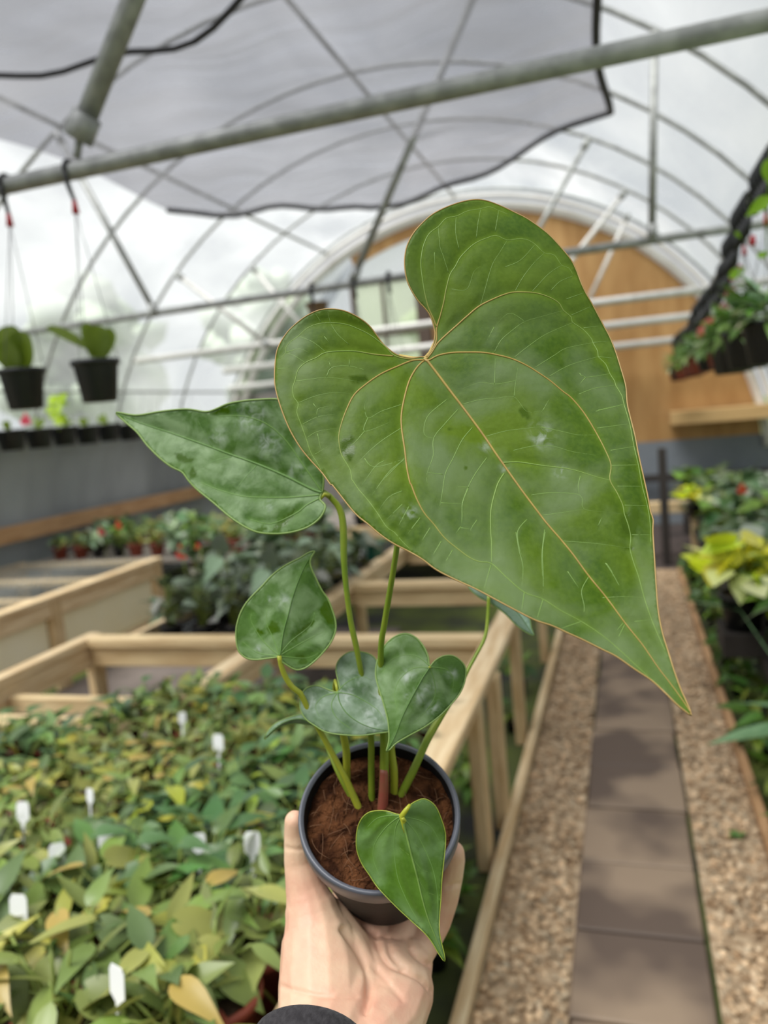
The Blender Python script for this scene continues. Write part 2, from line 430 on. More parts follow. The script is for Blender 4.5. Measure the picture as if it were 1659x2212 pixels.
rear = MB().box(-5.2, 1.7, -3.42, -3.38, 0, 2.6, .01)  # unseen wall behind the camera, added to darken reflections on the leaf
struct(rear.build('wall_front_added', mat('added_rear_boarding', (.10, .075, .05), .8, col2=(.16, .12, .08), nscale=3)))
# outside trees seen faintly through the left film
crown_m = mat('outdoor_foliage', (.30, .37, .27), .8, col2=(.46, .52, .40), nscale=2.5, bump=.5, bscale=5)
bark = mat('bark', (.10, .075, .055), .9, bump=.4)
def tree(x, y, h, r, lab):
    root = empty('tree', (x, y, -.06)); tag(root, lab, 'tree', 'trees outside the left film')
    MB().tube([(x, y, -.06), (x+.1, y, h*.3), (x, y+.1, h*.7)], [.16, .13, .07], 8).build('trunk', bark, root)
    m = MB(); rr = random.Random(int(x*10+y))
    for k in range(70):
        a = rr.uniform(0, 6.28); q = rr.random()**.5*r; zz = h*rr.uniform(.35, 1)
        q *= math.sin(math.pi*min(1, max(.12, (zz/h-.25)/.8)))
        m.ico((x+q*math.cos(a), y+q*math.sin(a), zz), rr.uniform(.3, .62), 1, (1, 1, .8), .3, rr)
    m.build('crown', crown_m, root)
for i, (x, y, h, r) in enumerate(((-11, 9, 4.4, 1.6), (-11, 14.5, 4.9, 1.7), (-9, 20, 5.4, 1.9), (-4.8, 23, 4.6, 1.8), (-12.5, 4.5, 3.8, 1.5), (-.6, 25, 4.4, 1.8))):
    tree(x, y, h, r, 'blurred green tree outside the greenhouse, %s from the left' % ['second', 'third', 'fourth', 'fifth', 'first', 'sixth'][i])

# ================================================================== PATH
pav_m = mat('concrete_paver', (.118, .082, .062), .62, col2=(.31, .225, .155), nscale=2.6, detail=2.5, lo=.44, hi=.60, bump=.12, bscale=120)
px0, px1 = -.20, .152
y = .62; i = 0
pl = ['in the photo\'s bottom edge', 'second from the bottom', 'third from the bottom', 'fourth from the bottom', 'fifth from the bottom', 'sixth from the bottom', 'seventh from the bottom', 'eighth from the bottom', 'ninth from the bottom']
plist = [1.115, 1.455, 1.80, 2.14, 2.49, 2.85, 3.20, 3.56, 3.93, 4.29, 4.65, 5.01, 5.37, 5.73, 6.09, 6.45, 6.80]
for i, y0 in enumerate([.76]+plist[:-1]):
    y1 = plist[i]-.012
    sk = rnd.uniform(-.008, .008)
    o = MB().box(px0+sk, px1+sk, y0, y1, -.03, .028+rnd.uniform(-.003, .003), .006).build('path_paver', pav_m)
    tag(o, 'grey-brown square concrete paver of the path, %s' % ((pl[i-1] if i < 10 and i > 0 else None) or ('%s one, counted from the far end' % ['seventh', 'sixth', 'fifth', 'fourth', 'third', 'second', 'last'][min(6, i-10)] if i >= 10 else 'nearest to the camera')), 'paver', 'pavers of the path')
grav_m = mat('pea_gravel', (.44, .29, .165), .85, attr='Col', col2=(.85, .64, .42), nscale=30, detail=4, bump=.5, bscale=150)
gb_m = mat('gravel_bed_soil', (.30, .205, .125), .9, col2=(.50, .37, .245), nscale=14, bump=.8, bscale=90)
for (x0, x1, lab) in ((-.44, -.205, 'strip of tan pebbles between the left edging board and the pavers'), (.158, .375, 'strip of tan pebbles between the pavers and the right edging board')):
    m = MB(); r2 = random.Random(int(x0*100)+900)
    nx, ny = 6, 110; vs = []; fs = []
    for j in range(ny+1):
        for i in range(nx+1): vs.append((x0+(x1-x0)*i/nx, .6+6.4*j/ny, .016+r2.uniform(-.004, .004)))
    for j in range(ny):
        for i in range(nx): q = j*(nx+1)+i; fs.append((q, q+1, q+nx+2, q+nx+1))
    m.add(vs, fs, True, (.7, .7, .7))
    for k in range(3400):
        yy_ = .95+6.0*r2.random()**1.7
        b = r2.uniform(.55, 1.15); w = r2.uniform(-.05, .05)
        m.ico((r2.uniform(x0+.01, x1-.01), yy_, .020+r2.uniform(-.004, .006)), r2.uniform(.007, .016), 1,
              (1, r2.uniform(.7, 1.2), r2.uniform(.5, .8)), .12, r2, (min(1.3, b+w), b, min(1.3, b-w)))
    tag(m.build('gravel', grav_m, color=True), lab, 'gravel', kind='stuff')
tag(MB().box(-.482, -.444, .5, 6.95, -.02, .062).build('edging_board', wood_red if False else wood_y), 'pale timber edging board along the left side of the path', 'edging board')
tag(MB().box(.378, .412, .8, 6.95, -.02, .050).build('edging_board', wood_red), 'brown timber edging board along the right side of the path', 'edging board')
wf = mat('weed_leaf', (.10, .22, .04), .5, trans=.2)
def tuft(x, y, z, s, lab, m=wf, n=9, seed=1):
    rr = random.Random(seed); b = MB()
    for k in range(n):
        a = rr.uniform(0, 6.28); l = s*rr.uniform(.6, 1.1); dx, dy = math.cos(a), math.sin(a)
        w = l*.24; c = np.array([x, y, z]); sd = np.array([-dy, dx, 0]); e = np.array([dx, dy, 0])
        vs = []
        for t, ww, hh in ((0, .1, 0), (.3, .9, .35), (.6, 1, .5), (.85, .5, .48), (1, .03, .4)):
            for q in (-1, 0, 1): vs.append(c+e*l*t+sd*w*ww*q+np.array([0, 0, l*hh+abs(q)*l*.05]))
        b.add(vs, [(3*i+j, 3*i+j+1, 3*i+j+4, 3*i+j+3) for i in range(4) for j in range(2)])
    return tag(b.build('weed', m), lab, 'weed')
p = atZ(1590, 1805, .03); tuft(p[0], p[1], .02, .035, 'tiny green weed growing in the right strip of pebbles', seed=3)

# ================================================================== TIMBER BENCHES
def bench(name, lab, loc): return tag(empty(name, loc), lab, 'bench')
ZT = .62
b1 = bench('timber_bench', 'open pine bench frame with plants on its near half, beside the path', (-1.5, 3, 0))
MB().box(-.585, -.490, .35, 6.3, ZT-.04, ZT).build('side_rail', wood_y, b1)
MB().box(-.585, -.548, .35, 6.3, ZT-.13, ZT-.042).build('side_rail', wood_y, b1)
MB().box(-1.60, -1.51, 2.35, 6.3, ZT-.04, ZT).build('middle_rail', wood_y, b1)
MB().box(-1.575, -1.535, 2.35, 6.3, ZT-.13, ZT-.042).build('middle_rail', wood_y, b1)
MB().box(-2.57, -2.50, .35, 3.15, ZT-.04, ZT).build('side_rail', wood_y, b1)
MB().box(-2.55, -2.515, .35, 3.15, ZT-.15, ZT-.042).build('side_rail', wood_y, b1)
MB().box(-2.50, -1.62, 2.06, 2.15, ZT-.042, ZT-.002).build('crossbar', wood_x, b1)
MB().box(-2.50, -.59, 2.52, 2.56, ZT-.16, ZT-.09).build('crossbar', wood_x, b1)
for yb in (3.08, 4.12, 5.3):
    xl = -2.50 if yb < 4 else -1.51
    MB().box(xl, -.59, yb-.045, yb+.045, ZT-.042, ZT-.002).build('crossbar', wood_x, b1)
    MB().box(xl, -.59, yb-.02, yb+.02, ZT-.14, ZT-.044).build('crossbar', wood_x, b1)
for x_, yl in ((-.535, 1.25), (-.52, 2.45), (-.50, 2.72), (-.52, 3.45), (-.52, 4.6), (-.52, 5.9), (-1.555, 3.2), (-1.555, 4.3), (-2.535, 3.12), (-2.535, 1.9), (-2.535, .6)):
    MB().box(x_-.022, x_+.022, yl-.045, yl+.045, 0, ZT-.042).build('leg', wood, b1)
MB().box(-2.56, -2.52, 1.9, 3.1, .16, .25).build('stretcher', wood_y, b1)
# deck of the near half
deckm = mat('black_mesh_deck', (.02, .022, .022), .7)
m_ = MB()
for k in range(22): m_.box(-2.48+k*.087, -2.48+k*.087+.06, .45, 2.14 if k < 10 else 2.5, .50, .512, .002)
m_.build('deck', deckm, b1)
m_ = MB()
for k in range(16): m_.box(-2.4+k*.052, -2.4+k*.052+.03, 3.13, 6.2, .50, .512, .002)
m_.build('deck', deckm, b1)
MB().box(-2.44, -2.40, 3.13, 6.25, ZT-.14, ZT-.05).build('side_rail', wood_y, b1)
MB().box(-2.44, -2.40, 6.15, 6.24, 0, ZT-.05).build('leg', wood, b1)

b2 = bench('timber_bench', 'pine box bench with pale side panels and bare wire top at far left', (-4.2, 3, 0))
MB().box(-3.56, -3.47, .4, 5.2, ZT-.04, ZT).build('side_rail', wood_y, b2)
MB().box(-3.53, -3.49, .4, 5.2, ZT-.14, ZT-.042).build('side_rail', wood_y, b2)
MB().box(-3.53, -3.49, .4, 5.2, .08, .17).build('bottom_rail', wood_y, b2)
for yl in (1.6, 2.85, 4.0, 5.15): MB().box(-3.54, -3.48, yl-.045, yl+.045, 0, ZT-.04).build('leg', wood, b2)
for yl in (1.6, 2.85, 4.0, 5.15): MB().box(-4.82, -4.76, yl-.045, yl+.045, 0, ZT-.04).build('leg', wood, b2)
panel_m = mat('backlit_pale_panel', (.90, .80, .50), .7, col2=(.95, .90, .68), nscale=1.2)  # light coming through the panels is painted as a pale base colour
for ya, yb in ((.5, 1.55), (1.65, 2.8), (2.9, 3.95), (4.05, 5.1)): MB().box(-3.545, -3.532, ya, yb, .17, ZT-.14).build('side_panel', panel_m, b2)
for yb in (.9, 2.0, 3.1, 3.9, 4.5, 5.15): MB().box(-4.8, -3.56, yb-.045, yb+.045, ZT-.05, ZT-.01).build('crossbar', wood_x, b2)
m_ = MB()
for k in range(30): m_.tube([(-4.8+k*.042, .4, ZT), (-4.8+k*.042, 5.2, ZT)], .002, 4)
for k in range(90): m_.tube([(-4.8, .4+k*.053, ZT+.003), (-3.56, .4+k*.053, ZT+.003)], .002, 4)
m_.build('wire_top', galv, b2)
MB().box(-4.82, -4.77, .4, 5.2, ZT-.14, ZT).build('side_rail', wood_y, b2)

b3 = bench('timber_bench', 'far bench across the house carrying red pots and flowering plants', (-3.2, 6.2, 0))
MB().box(-4.85, -2.5, 5.35, 7.9, .54, .58).build('deck', mat('grey_deck', (.22, .19, .17), .8, col2=(.3, .26, .22), nscale=4), b3)
MB().box(-2.49, -.75, 6.45, 8.2, .54, .58).build('deck', MATS['grey_deck'], b3)
for x_, y_ in ((-4.8, 5.45), (-2.6, 5.45), (-4.8, 7.8), (-2.6, 7.8), (-.9, 6.6), (-.9, 8.1)): MB().box(x_-.03, x_+.03, y_-.03, y_+.03, 0, .54).build('leg', wood, b3)
MB().box(-2.49, -.75, 6.40, 6.45, .50, .60).build('edge_rail', wood_x, b3)

b4 = bench('plant_rack', 'low timber rack under the plants at the right of the path', (1.0, 4, 0))
MB().box(.56, .60, 1.4, 9.0, .22, .29).build('side_rail', darkw, b4)
MB().box(1.55, 1.59, 1.4, 9.0, .22, .29).build('side_rail', darkw, b4)
m_ = MB()
for k in range(60): m_.box(.60, 1.55, 1.42+k*.126, 1.42+k*.126+.09, .27, .285, .002)
m_.build('deck', darkw, b4)
for y_ in (1.5, 3.3, 5.1, 6.9, 8.7):
    for x_ in (.58, 1.57): MB().box(x_-.025, x_+.025, y_-.03, y_+.03, 0, .22).build('leg', darkw, b4)
tag(MB().box(.10, .62, 7.42, 7.52, .44, .54).box(.12, .18, 7.44, 7.50, 0, .44).box(.54, .60, 7.44, 7.50, 0, .44).build('end_barrier', wood_x), 'short pale timber rail standing across the end of the path', 'rail')

# ================================================================== POTTED PLANTS (background)
terra = mat('terracotta_plastic', (.27, .055, .030), .5)
soil_m = mat('potting_soil', (.045, .026, .016), .95, col2=(.11, .062, .036), nscale=60, bump=1., bscale=120)
stem_m = mat('background_stem', (.22, .28, .06), .5)
fol = mat('background_foliage', (1, 1, 1), .36, attr='Col', col2=(.62, .66, .62), nscale=9, trans=.22, lo=.3, hi=.7)
fl_red = mat('red_spathe', (.85, .06, .05), .35, trans=.2)
fl_pink = mat('pink_spathe', (.85, .10, .17), .35, trans=.2)

def blade(b, base, d, up, L, W, bend, col, heart=False, fold=.15, cup=0., blunt=False):
    """a leaf blade from base along d, drooping by bend"""
    d = np.array(d, float); d /= np.linalg.norm(d); up = np.array(up, float)
    s = np.cross(d, up); s /= (np.linalg.norm(s)+1e-9); n = np.cross(s, d)
    prof = [(0, .10), (.08, .55), (.2, .88), (.36, 1.0), (.55, .86), (.72, .58), (.87, .27), (1., .02)] if not heart else \
           [(-.12, .35), (-.04, .72), (.08, .95), (.22, 1.), (.42, .84), (.64, .52), (.84, .22), (1., .02)]
    if blunt: prof = [(0, .30), (.1, .62), (.25, .85), (.45, .98), (.65, 1.), (.82, .92), (.93, .72), (.985, .42), (1.0, .1)]
    vs = []; fs = []
    for t, w in prof:
        c = np.array(base)+d*L*t-n*bend*L*t*t
        for q in (-1, -.5, 0, .5, 1):
            off = W*w*q
            dip = 0.
            if heart and t < 0.05 and q == 0: dip = .10*L
            vs.append(c+s*off+n*(abs(off)*fold+cup*W*q*q)+d*dip)
    k = len(prof)
    for i in range(k-1):
        for j in range(4): fs.append((i*5+j, i*5+j+1, i*5+j+6, i*5+j+5))
    b.add(vs, fs, True, col)

def lerp(a, b, t): return tuple(a[i]*(1-t)+b[i]*t for i in range(3))
def make_plant(seed, kind):
    near = kind in ('seed', 'olive')
    rr = random.Random(seed); root = empty('potted_plant', (0, 0, -50), True)
    K = dict(
        seed=dict(pot=.045, ph=.075, n=(15, 20), L=(.045, .085), W=(.17, .29), rise=(.02, .085), cols=((.13, .27, .08), (.23, .36, .10), (.09, .17, .07)), alt=(.52, .56, .08), pa=.16, mat=terra),
        olive=dict(pot=.045, ph=.075, n=(14, 20), L=(.04, .075), W=(.16, .27), rise=(.02, .08), cols=((.27, .33, .08), (.38, .41, .12), (.15, .24, .08)), alt=(.50, .44, .10), pa=.12, mat=terra),
        dark=dict(pot=.06, ph=.10, n=(20, 26), L=(.08, .14), W=(.24, .36), rise=(.05, .24), cols=((.07, .11, .045), (.20, .26, .17), (.13, .17, .06)), alt=(.40, .46, .36), pa=.35, mat=black),
        pale=dict(pot=.06, ph=.10, n=(18, 24), L=(.09, .16), W=(.26, .40), rise=(.06, .22), cols=((.16, .26, .13), (.34, .44, .27), (.09, .18, .06)), alt=(.55, .62, .45), pa=.3, mat=black),
        lush=dict(pot=.06, ph=.10, n=(18, 26), L=(.09, .16), W=(.18, .34), rise=(.05, .20), cols=((.07, .17, .02), (.12, .25, .03), (.05, .12, .03)), alt=(.22, .34, .04), pa=.3, mat=black),
        yellow=dict(pot=.06, ph=.10, n=(34, 40), L=(.07, .12), W=(.34, .48), rise=(.05, .15), cols=((.92, .95, .04), (1.0, 1.0, .12), (.72, .76, .02)), alt=(1.0, 1.0, .45), pa=.3, mat=black),
        hang=dict(pot=.075, ph=.13, n=(5, 6), L=(.10, .15), W=(.42, .55), rise=(.02, .05), cols=((.13, .22, .01), (.17, .26, .02), (.20, .30, .05)), alt=(.25, .34, .07), pa=.2, mat=black),
    )[kind]
    rp_, hp = K['pot'], K['ph']
    pot = MB().lathe([(rp_*.62, 0), (rp_*.72, .001), (rp_*.93, hp*.86), (rp_, hp*.86), (rp_*1.04, hp*.87), (rp_*1.04, hp), (rp_*.95, hp), (rp_*.9, hp*.86), (.0005, hp*.86)], 20)
    pot.lathe([(.0005, 0), (rp_*.62, 0)], 20)
    pot.build('pot', K['mat'], root)
    MB().lathe([(.0005, hp*.93), (rp_*.5, hp*.92), (rp_*.93, hp*.90)], 18).build('soil', soil_m, root)
    lf = MB(); st = MB(); n = rr.randint(*K['n'])
    for k in range(n):
        a = 2.4*k+rr.uniform(-.4, .4); el = rr.uniform(.15, 1.15); t = k/n
        ri = rr.uniform(*K['rise'])*(1.15-.5*t); out = rr.uniform(.3, 1.1)*rp_*1.1*(.5+t)
        b0 = np.array([rr.uniform(-1, 1)*rp_*.3, rr.uniform(-1, 1)*rp_*.3, hp*.9])
        e = np.array([math.cos(a), math.sin(a), 0])
        b1_ = b0+e*out+np.array([0, 0, ri]); mid = (b0+b1_)/2+np.array([0, 0, ri*.2])
        st.tube([b0, mid, b1_], .0018 if rp_ < .05 else .003, 5)
        L = rr.uniform(*K['L']); W = L*rr.uniform(*K['W'])
        col = K['alt'] if rr.random() < K['pa'] else lerp(rr.choice(K['cols']), rr.choice(K['cols']), rr.random())
        col = tuple(c*rr.uniform(.85, 1.15) for c in col)
        dr = e*math.cos(el*.5)+np.array([0, 0, 1])*math.sin(rr.uniform(-.8, .9))
        blade(lf, b1_, dr, (rr.uniform(-.6, .6), rr.uniform(-.6, .6), 1), L, W, rr.uniform(.1, .5), col, heart=rr.random() < .5)
    st.build('stems', stem_m, root)
    lf.build('foliage', fol, root, color=True)
    if kind == 'seed' or kind == 'olive': pass
    return root
ORD = ['first', 'second', 'third', 'fourth', 'fifth', 'sixth', 'seventh', 'eighth', 'ninth', 'tenth', 'eleventh', 'twelfth', 'thirteenth', 'fourteenth', 'fifteenth', 'sixteenth', 'seventeenth', 'eighteenth', 'nineteenth', 'twentieth']
LAB = dict(
    seed=('small fresh green seedling plant in a small terracotta pot, on the near bench', 'seedling pots on the near bench'),
    olive=('small olive and yellowing seedling plant in a small terracotta pot, on the near bench', 'yellowing seedling pots on the near bench'))
protos = {k: [make_plant(i*13+s, k) for i in range(nv)] for k, nv, s in (('seed', 5, 1), ('olive', 3, 2), ('dark', 3, 3), ('pale', 2, 4), ('lush', 3, 5), ('yellow', 2, 6))}
used = {}
def put(kind, loc, sc=1., label=None, group=None, v=None):
    i = rnd.randrange(len(protos[kind])) if v is None else v
    pr = protos[kind][i]
    if (kind, i) not in used:
        used[(kind, i)] = 1; pr.location = loc; pr.rotation_euler = (0, 0, rnd.uniform(0, 6.28)); pr.scale = (sc,)*3; r = pr
        r['label'] = label; r['category'] = 'potted plant'
        if group: r['group'] = group
        return r
    r = copy_thing(pr, loc, rnd.uniform(0, 6.28), sc, label, group); r['category'] = 'potted plant'
    if not group and 'group' in r: del r['group']
    return r
# near bench: rows of seedling pots
col_n = {}
for j in range(17):
    for i in range(17):
        x = -.68-i*.112+rnd.uniform(-.014, .014); yp = .92+j*.116+rnd.uniform(-.014, .014)
        if x < -2.42: continue
        if yp > (2.02 if x < -1.72 else 2.42): continue
        if rnd.random() < .06: continue
        q = R.T@(np.array([x, yp, .66])-CAM); u = CX+F*q[0]/q[2]; v = CY+F*q[1]/q[2]
        if not (-260 < u < 900 and v < 2330): continue
        k = 'olive' if mnoise.noise(Vector((x*2.2, yp*2.2, 1.3))) > .08 else 'seed'
        col_n[i] = col_n.get(i, -1)+1
        put(k, (x, yp, .513), rnd.uniform(1.0, 1.3)*(1+max(0, 1.5-yp)*.9), '%s seedling in a terracotta pot, %s row from the path, %s along' % ('green' if k == 'seed' else 'olive', ORD[i], ORD[col_n[i]]), 'seedling pots on the near bench')
# larger dark plants on the far left half of the bench
for j in range(6):
    for i in range(4):
        put('dark', (-2.2+i*.18+rnd.uniform(-.02, .02), 3.35+j*.24+rnd.uniform(-.03, .03), .513), rnd.uniform(.95, 1.25),
            'dark silvery leaved plant beyond the seedlings, %s row back, %s from the left' % (ORD[j], ORD[i]), 'dark leaved plants beyond the seedlings')
# far bench rows
for j in range(4):
    for i in range(12):
        x = -4.65+i*.185
        k = ('seed', 'lush', 'pale', 'olive')[(i*7+j*3) % 4]
        put(k, (x+rnd.uniform(-.02, .02), 5.5+j*.3, .58), 1.45 if k in ('seed', 'olive') else .85,
            {'seed': 'green plant in a terracotta pot', 'olive': 'olive plant in a terracotta pot', 'lush': 'deep green plant in a black pot', 'pale': 'pale plant in a black pot'}[k]
            +', far bench, %s row back, %s from the left' % (ORD[j], ORD[i]), 'potted plants on the far bench')
for j in range(3):
    for i in range(7):
        k = ('lush', 'dark', 'pale')[(i*5+j) % 3]
        put(k, (-2.3+i*.23, 6.6+j*.35, .58), 1.1, {'lush': 'deep green', 'dark': 'dark leaved', 'pale': 'pale leaved'}[k]+' plant behind the held stems, %s row back, %s from the left' % (ORD[j], ORD[i]), 'plants on the far bench behind the held stems')
# right hand rack
rs = random.Random(44)
for j in range(19):
    for i in range(4):
        x = .70+i*.24+rs.uniform(-.03, .03); yp = 1.75+j*.37+rs.uniform(-.04, .04)
        if yp < 3.0 and i == 0: k = 'lush'
        else: k = rs.choice(('pale', 'lush', 'dark', 'pale', 'lush'))
        put(k, (x, yp, .287), rs.uniform(1.2, 1.7 if i < 3 else 1.25), {'lush': 'leafy green', 'dark': 'dark leaved', 'pale': 'pale silvery'}[k]+' plant on the right rack, %s row in, %s along' % (ORD[i], ORD[j]), 'plants on the right rack')
for j in range(15):   # low plants at floor level along the edging
    yp = 1.9+j*.36
    put('lush', (.49+rs.uniform(-.02, .02), yp, .0), rs.uniform(.62, .85), 'low leafy plant beside the right edging board, %s along' % ORD[j], 'low plants along the right edging')
p = atY(1575, 1215, 3.9); put('yellow', (p[0]+.05, 3.9, .40), 1.75, 'bright yellow leaved plant beside the path at the right edge', v=0)
put('yellow', (p[0]+.30, 3.95, .43), 1.75, 'yellow leaved plant cut by the right edge of the picture', v=1)
tag(MB().box(p[0]-.05, p[0]+.42, 3.8, 4.08, .287, .40).build('plant_stand', darkw), 'low dark stand under the two yellow plants at right', 'stand')
p = atY(1490, 1040, 6.6); put('yellow', (p[0]+.02, 6.6, p[2]-.28), 1.0, 'yellow-green leaved plant, small and far, in front of the grey end wall', v=0)
root = empty('broad_leaved_plant', (.62, 2.95, 0)); tag(root, 'plant with broad blue-green leaves reaching over the right edging board', 'potted plant')
MB().lathe([(.0005, 0), (.06, 0), (.08, .14), (.085, .14), (.078, .13), (.001, .125)], 24, (.62, 2.95, 0)).build('pot', black, root)
bl_m = mat('blue_green_leaf', (.13, .27, .12), .4, col2=(.22, .38, .19), nscale=25, trans=.2)
for (bx, by, tx, ty, zz, ww) in ((1720, 1570, 1525, 1600, .30, .052), (1700, 1530, 1590, 1512, .36, .026), (1600, 1320, 1480, 1290, .5, .03)):
    q0 = atZ(bx, by, zz+.02); q1 = atZ(tx, ty, zz-.02); b = MB()
    b.tube([(.62, 2.95, .12), (q0+np.array([.62, 2.95, .3]))/2, q0], .003, 6)
    blade(b, q0, q1-q0, (0, 0, 1), float(np.linalg.norm(q1-q0)), ww, .05, (1, 1, 1), fold=.2); b.build('leaf', bl_m, root)
for k, (px_, py_, s_) in enumerate(((985, 1930, .6), (1000, 2060, .7), (1085, 1950, .45), (1130, 1480, .7), (1150, 1560, .5), (1020, 1700, .6))):
    p = atZ(px_, py_, .05)
    if p[0] > -.50: p[0] = -.56
    put('lush', (p[0]-.02, p[1], 0), s_, 'small green plant on the floor under the bench, %s' % ['behind the fingertip', 'below the fingertip', 'against the edging board', 'near the pale back leaf', 'right of the bench legs', 'between the bench legs'][k])

# flowers above the far plants
def spathe(px, py, y, s, m, lab):
    p = atY(px, py, y); root = empty('flower', (p[0], p[1], p[2]-.15)); tag(root, lab, 'flower')
    b = MB(); blade(b, p-np.array([0, 0, s*.5]), (0, -.25, 1), (0, -1, .2), s, s*.42, .05, (1, 1, 1), True, .12, .1)
    b.build('spathe', m, root)
    MB().tube([p+np.array([0, -.012, -s*.35]), p+np.array([.004, -.03, s*.15])], [.004, .003], 6).build('spadix', mat('yellow_spadix', (.8, .6, .15), .5), root)
    MB().tube([p+np.array([0, 0, -s*.5]), p+np.array([0, .01, -s*.5-.1]), np.array([p[0], p[1]+.01, .57 if y > 5 else .50])], .003, 5).build('stem', stem_m, root)
spathe(393, 1187, 3.75, .085, fl_red, 'bright red flower in front of the dark clump, leftmost and brightest there')
spathe(429, 1178, 3.9, .05, fl_red, 'small dull red flower just right of the bright red one')
spathe(220, 1143, 5.42, .085, fl_pink, 'pink flower over the red pots at left')
spathe(257, 1130, 5.42, .075, fl_red, 'coral red flower beside the pink one at left')
spathe(790, 1138, 6.5, .07, fl_pink, 'pinkish red flower between the two tall stems')
spathe(1602, 1052, 5.2, .07, fl_red, 'coral red flower among the pale leaves at right')
tag(MB().lathe([(.045, 0), (.06, .08), (.064, .085), (.058, .085), (.001, .075)], 20, atZ(702, 1247, .62)).build('empty_pot', mat('orange_red_plastic', (.55, .09, .03), .5)), 'orange-red empty pot beyond the small upright leaf', 'pot')

# white plant tags stuck in the seedling pots
tagm = mat('white_plastic_tag', (.95, .95, .97), .4)
wl = ['at the left edge, level with the pot', 'at the left, below the upper left-edge one', 'left of the middle, just under the plant centre', 'lowest at the left edge', 'small and faint, upper left',
      'narrow one left of the thumb', 'nearest the thumb', 'farthest up the bench', 'lowest of all, above the red pot', 'faint, behind the leaves at the far end']
for k, (a, b, s) in enumerate(((47, 1752, 1), (121, 1845, 1), (227, 1808, 1), (37, 1962, 1.05), (192, 1712, .7), (428, 1815, .8), (543, 1820, 1), (470, 1603, 1), (250, 2125, 1.1), (392, 1545, .7))):
    p = atZ(a, b, .695 if b < 1700 else (.715 if b < 1900 else .75)); m = MB(); w, h = .0165*s, .040*s
    c = rnd.uniform(-.5, .5)
    pts = [(-w, 0), (-w, h*.8), (-w*.7, h), (w*.7, h), (w, h*.8), (w, 0), (w*.8, -.002), (w*.25, -.01), (w*.2, -.06), (0, -.085), (-w*.2, -.06), (-w*.25, -.01), (-w*.8, -.002)]
    fr = [(p[0]+x*math.cos(c), p[1]-.0006+x*math.sin(c)+z*.15, p[2]-.02+z) for x, z in pts]
    bk = [(x, y_+.0012, z) for x, y_, z in fr]; N_ = len(pts)
    m.add(fr+bk, [tuple(range(N_)), tuple(range(N_, 2*N_))[::-1]]+[(i, (i+1) % N_, (i+1) % N_+N_, i+N_) for i in range(N_)], False)
    tag(m.build('plant_tag', tagm), 'white plastic plant tag among the seedlings, '+wl[k], 'plant tag', 'plant tags')
for k, (a, b, yy_) in enumerate(((716, 1205, 5.2), (777, 1197, 5.4), (672, 1213, 4.9))):
    p = atY(a, b, yy_); tag(MB().box(p[0]-.02, p[0]+.02, yy_-.001, yy_+.001, p[2]-.09, p[2]+.045, .0005).build('plant_tag', tagm),
        'white plant tag on the far bench, %s' % ['left of the tall left stem', 'between the two tall stems', 'beside the tip of the small upright leaf'][k], 'plant tag')
tag(MB().lathe([(.05, 0), (.07, .11), (.075, .115), (.068, .115), (.001, .1)], 20, atZ(800, 1215, .60)+np.array([0, .1, 0])).build('green_pot', mat('dark_green_plastic', (.01, .09, .06), .4)), 'dark green plastic pot seen between the two tall stems', 'pot')

# ================================================================== HANGING POTS
hookm = black; redclip = mat('red_clip', (.55, .02, .03), .4); wirem = mat('thin_wire', (.22, .22, .22), .4, .6)
hl = mat('hanging_leaf', (.13, .20, .01), .4, col2=(.19, .27, .03), nscale=18, trans=.35, tcol=(.20, .30, .01))
def hanging(top, bot, rp_, hp, label, group, leaves, hook=True, clip_at=.2, name='hanging_pot', potm=black, rim=True, nw=3, tilt=0.):
    """top: hook point on the pipe, bot: centre of the pot's rim"""
    top = np.array(top, float); bot = np.array(bot, float); root = empty(name, tuple(bot-np.array([0, 0, hp]))); tag(root, label, 'hanging pot', group)
    b0 = bot-np.array([0, 0, hp])
    MB().lathe([(.0005, 0), (rp_*.70, 0), (rp_*.74, .003), (rp_*.95, hp*.86), (rp_*.96, hp*.87), (rp_*1.06, hp*.88), (rp_*1.07, hp), (rp_*.98, hp), (rp_*.93, hp*.9)], 28, b0).build('pot', potm, root)
    MB().lathe([(.0005, hp*.9), (rp_*.95, hp*.88)], 20, b0).build('soil', soil_m, root)
    L = top[2]-bot[2]; jc = top+(bot-top)*clip_at
    w = MB()
    for k in range(nw):
        a = .5+2*math.pi*k/nw; w.tube([jc, bot+np.array([rp_*math.cos(a), rp_*math.sin(a), -.005])], .0014, 5)
    w.build('wire', wirem, root)
    if hook:
        r = .032; arc = [top+np.array([.0, r*math.cos(t), r*math.sin(t)]) for t in np.linspace(-.5, math.pi+.2, 12)]
        h = MB().tube(arc, .007, 8); h.tube([arc[-1], arc[-1]+np.array([0, .01, -.04]), jc+np.array([0, 0, .03])], [.007, .008, .006], 8)
        h.build('hook', hookm, root)
        MB().tube([jc+np.array([0, 0, .035]), jc+np.array([0, 0, -.01])], [.006, .012], 8).build('clip', redclip, root)
    for (pts, wdt, fold) in leaves:
        b = MB(); base = bot+np.array(pts[0]); tip = bot+np.array(pts[1]); d = tip-base; L_ = np.linalg.norm(d)
        b.tube([bot+np.array([pts[0][0]*.2, pts[0][1]*.2, -.012]), base+d*.05], .0025, 6)
        blade(b, base, d, pts[2], L_, wdt, fold, (1, 1, 1), fold=.12, blunt=True)
        b.build('leaf', hl, root)
    return root
tp = atY(150, 352, 2.2); bt = atY(205, 778, 2.2)
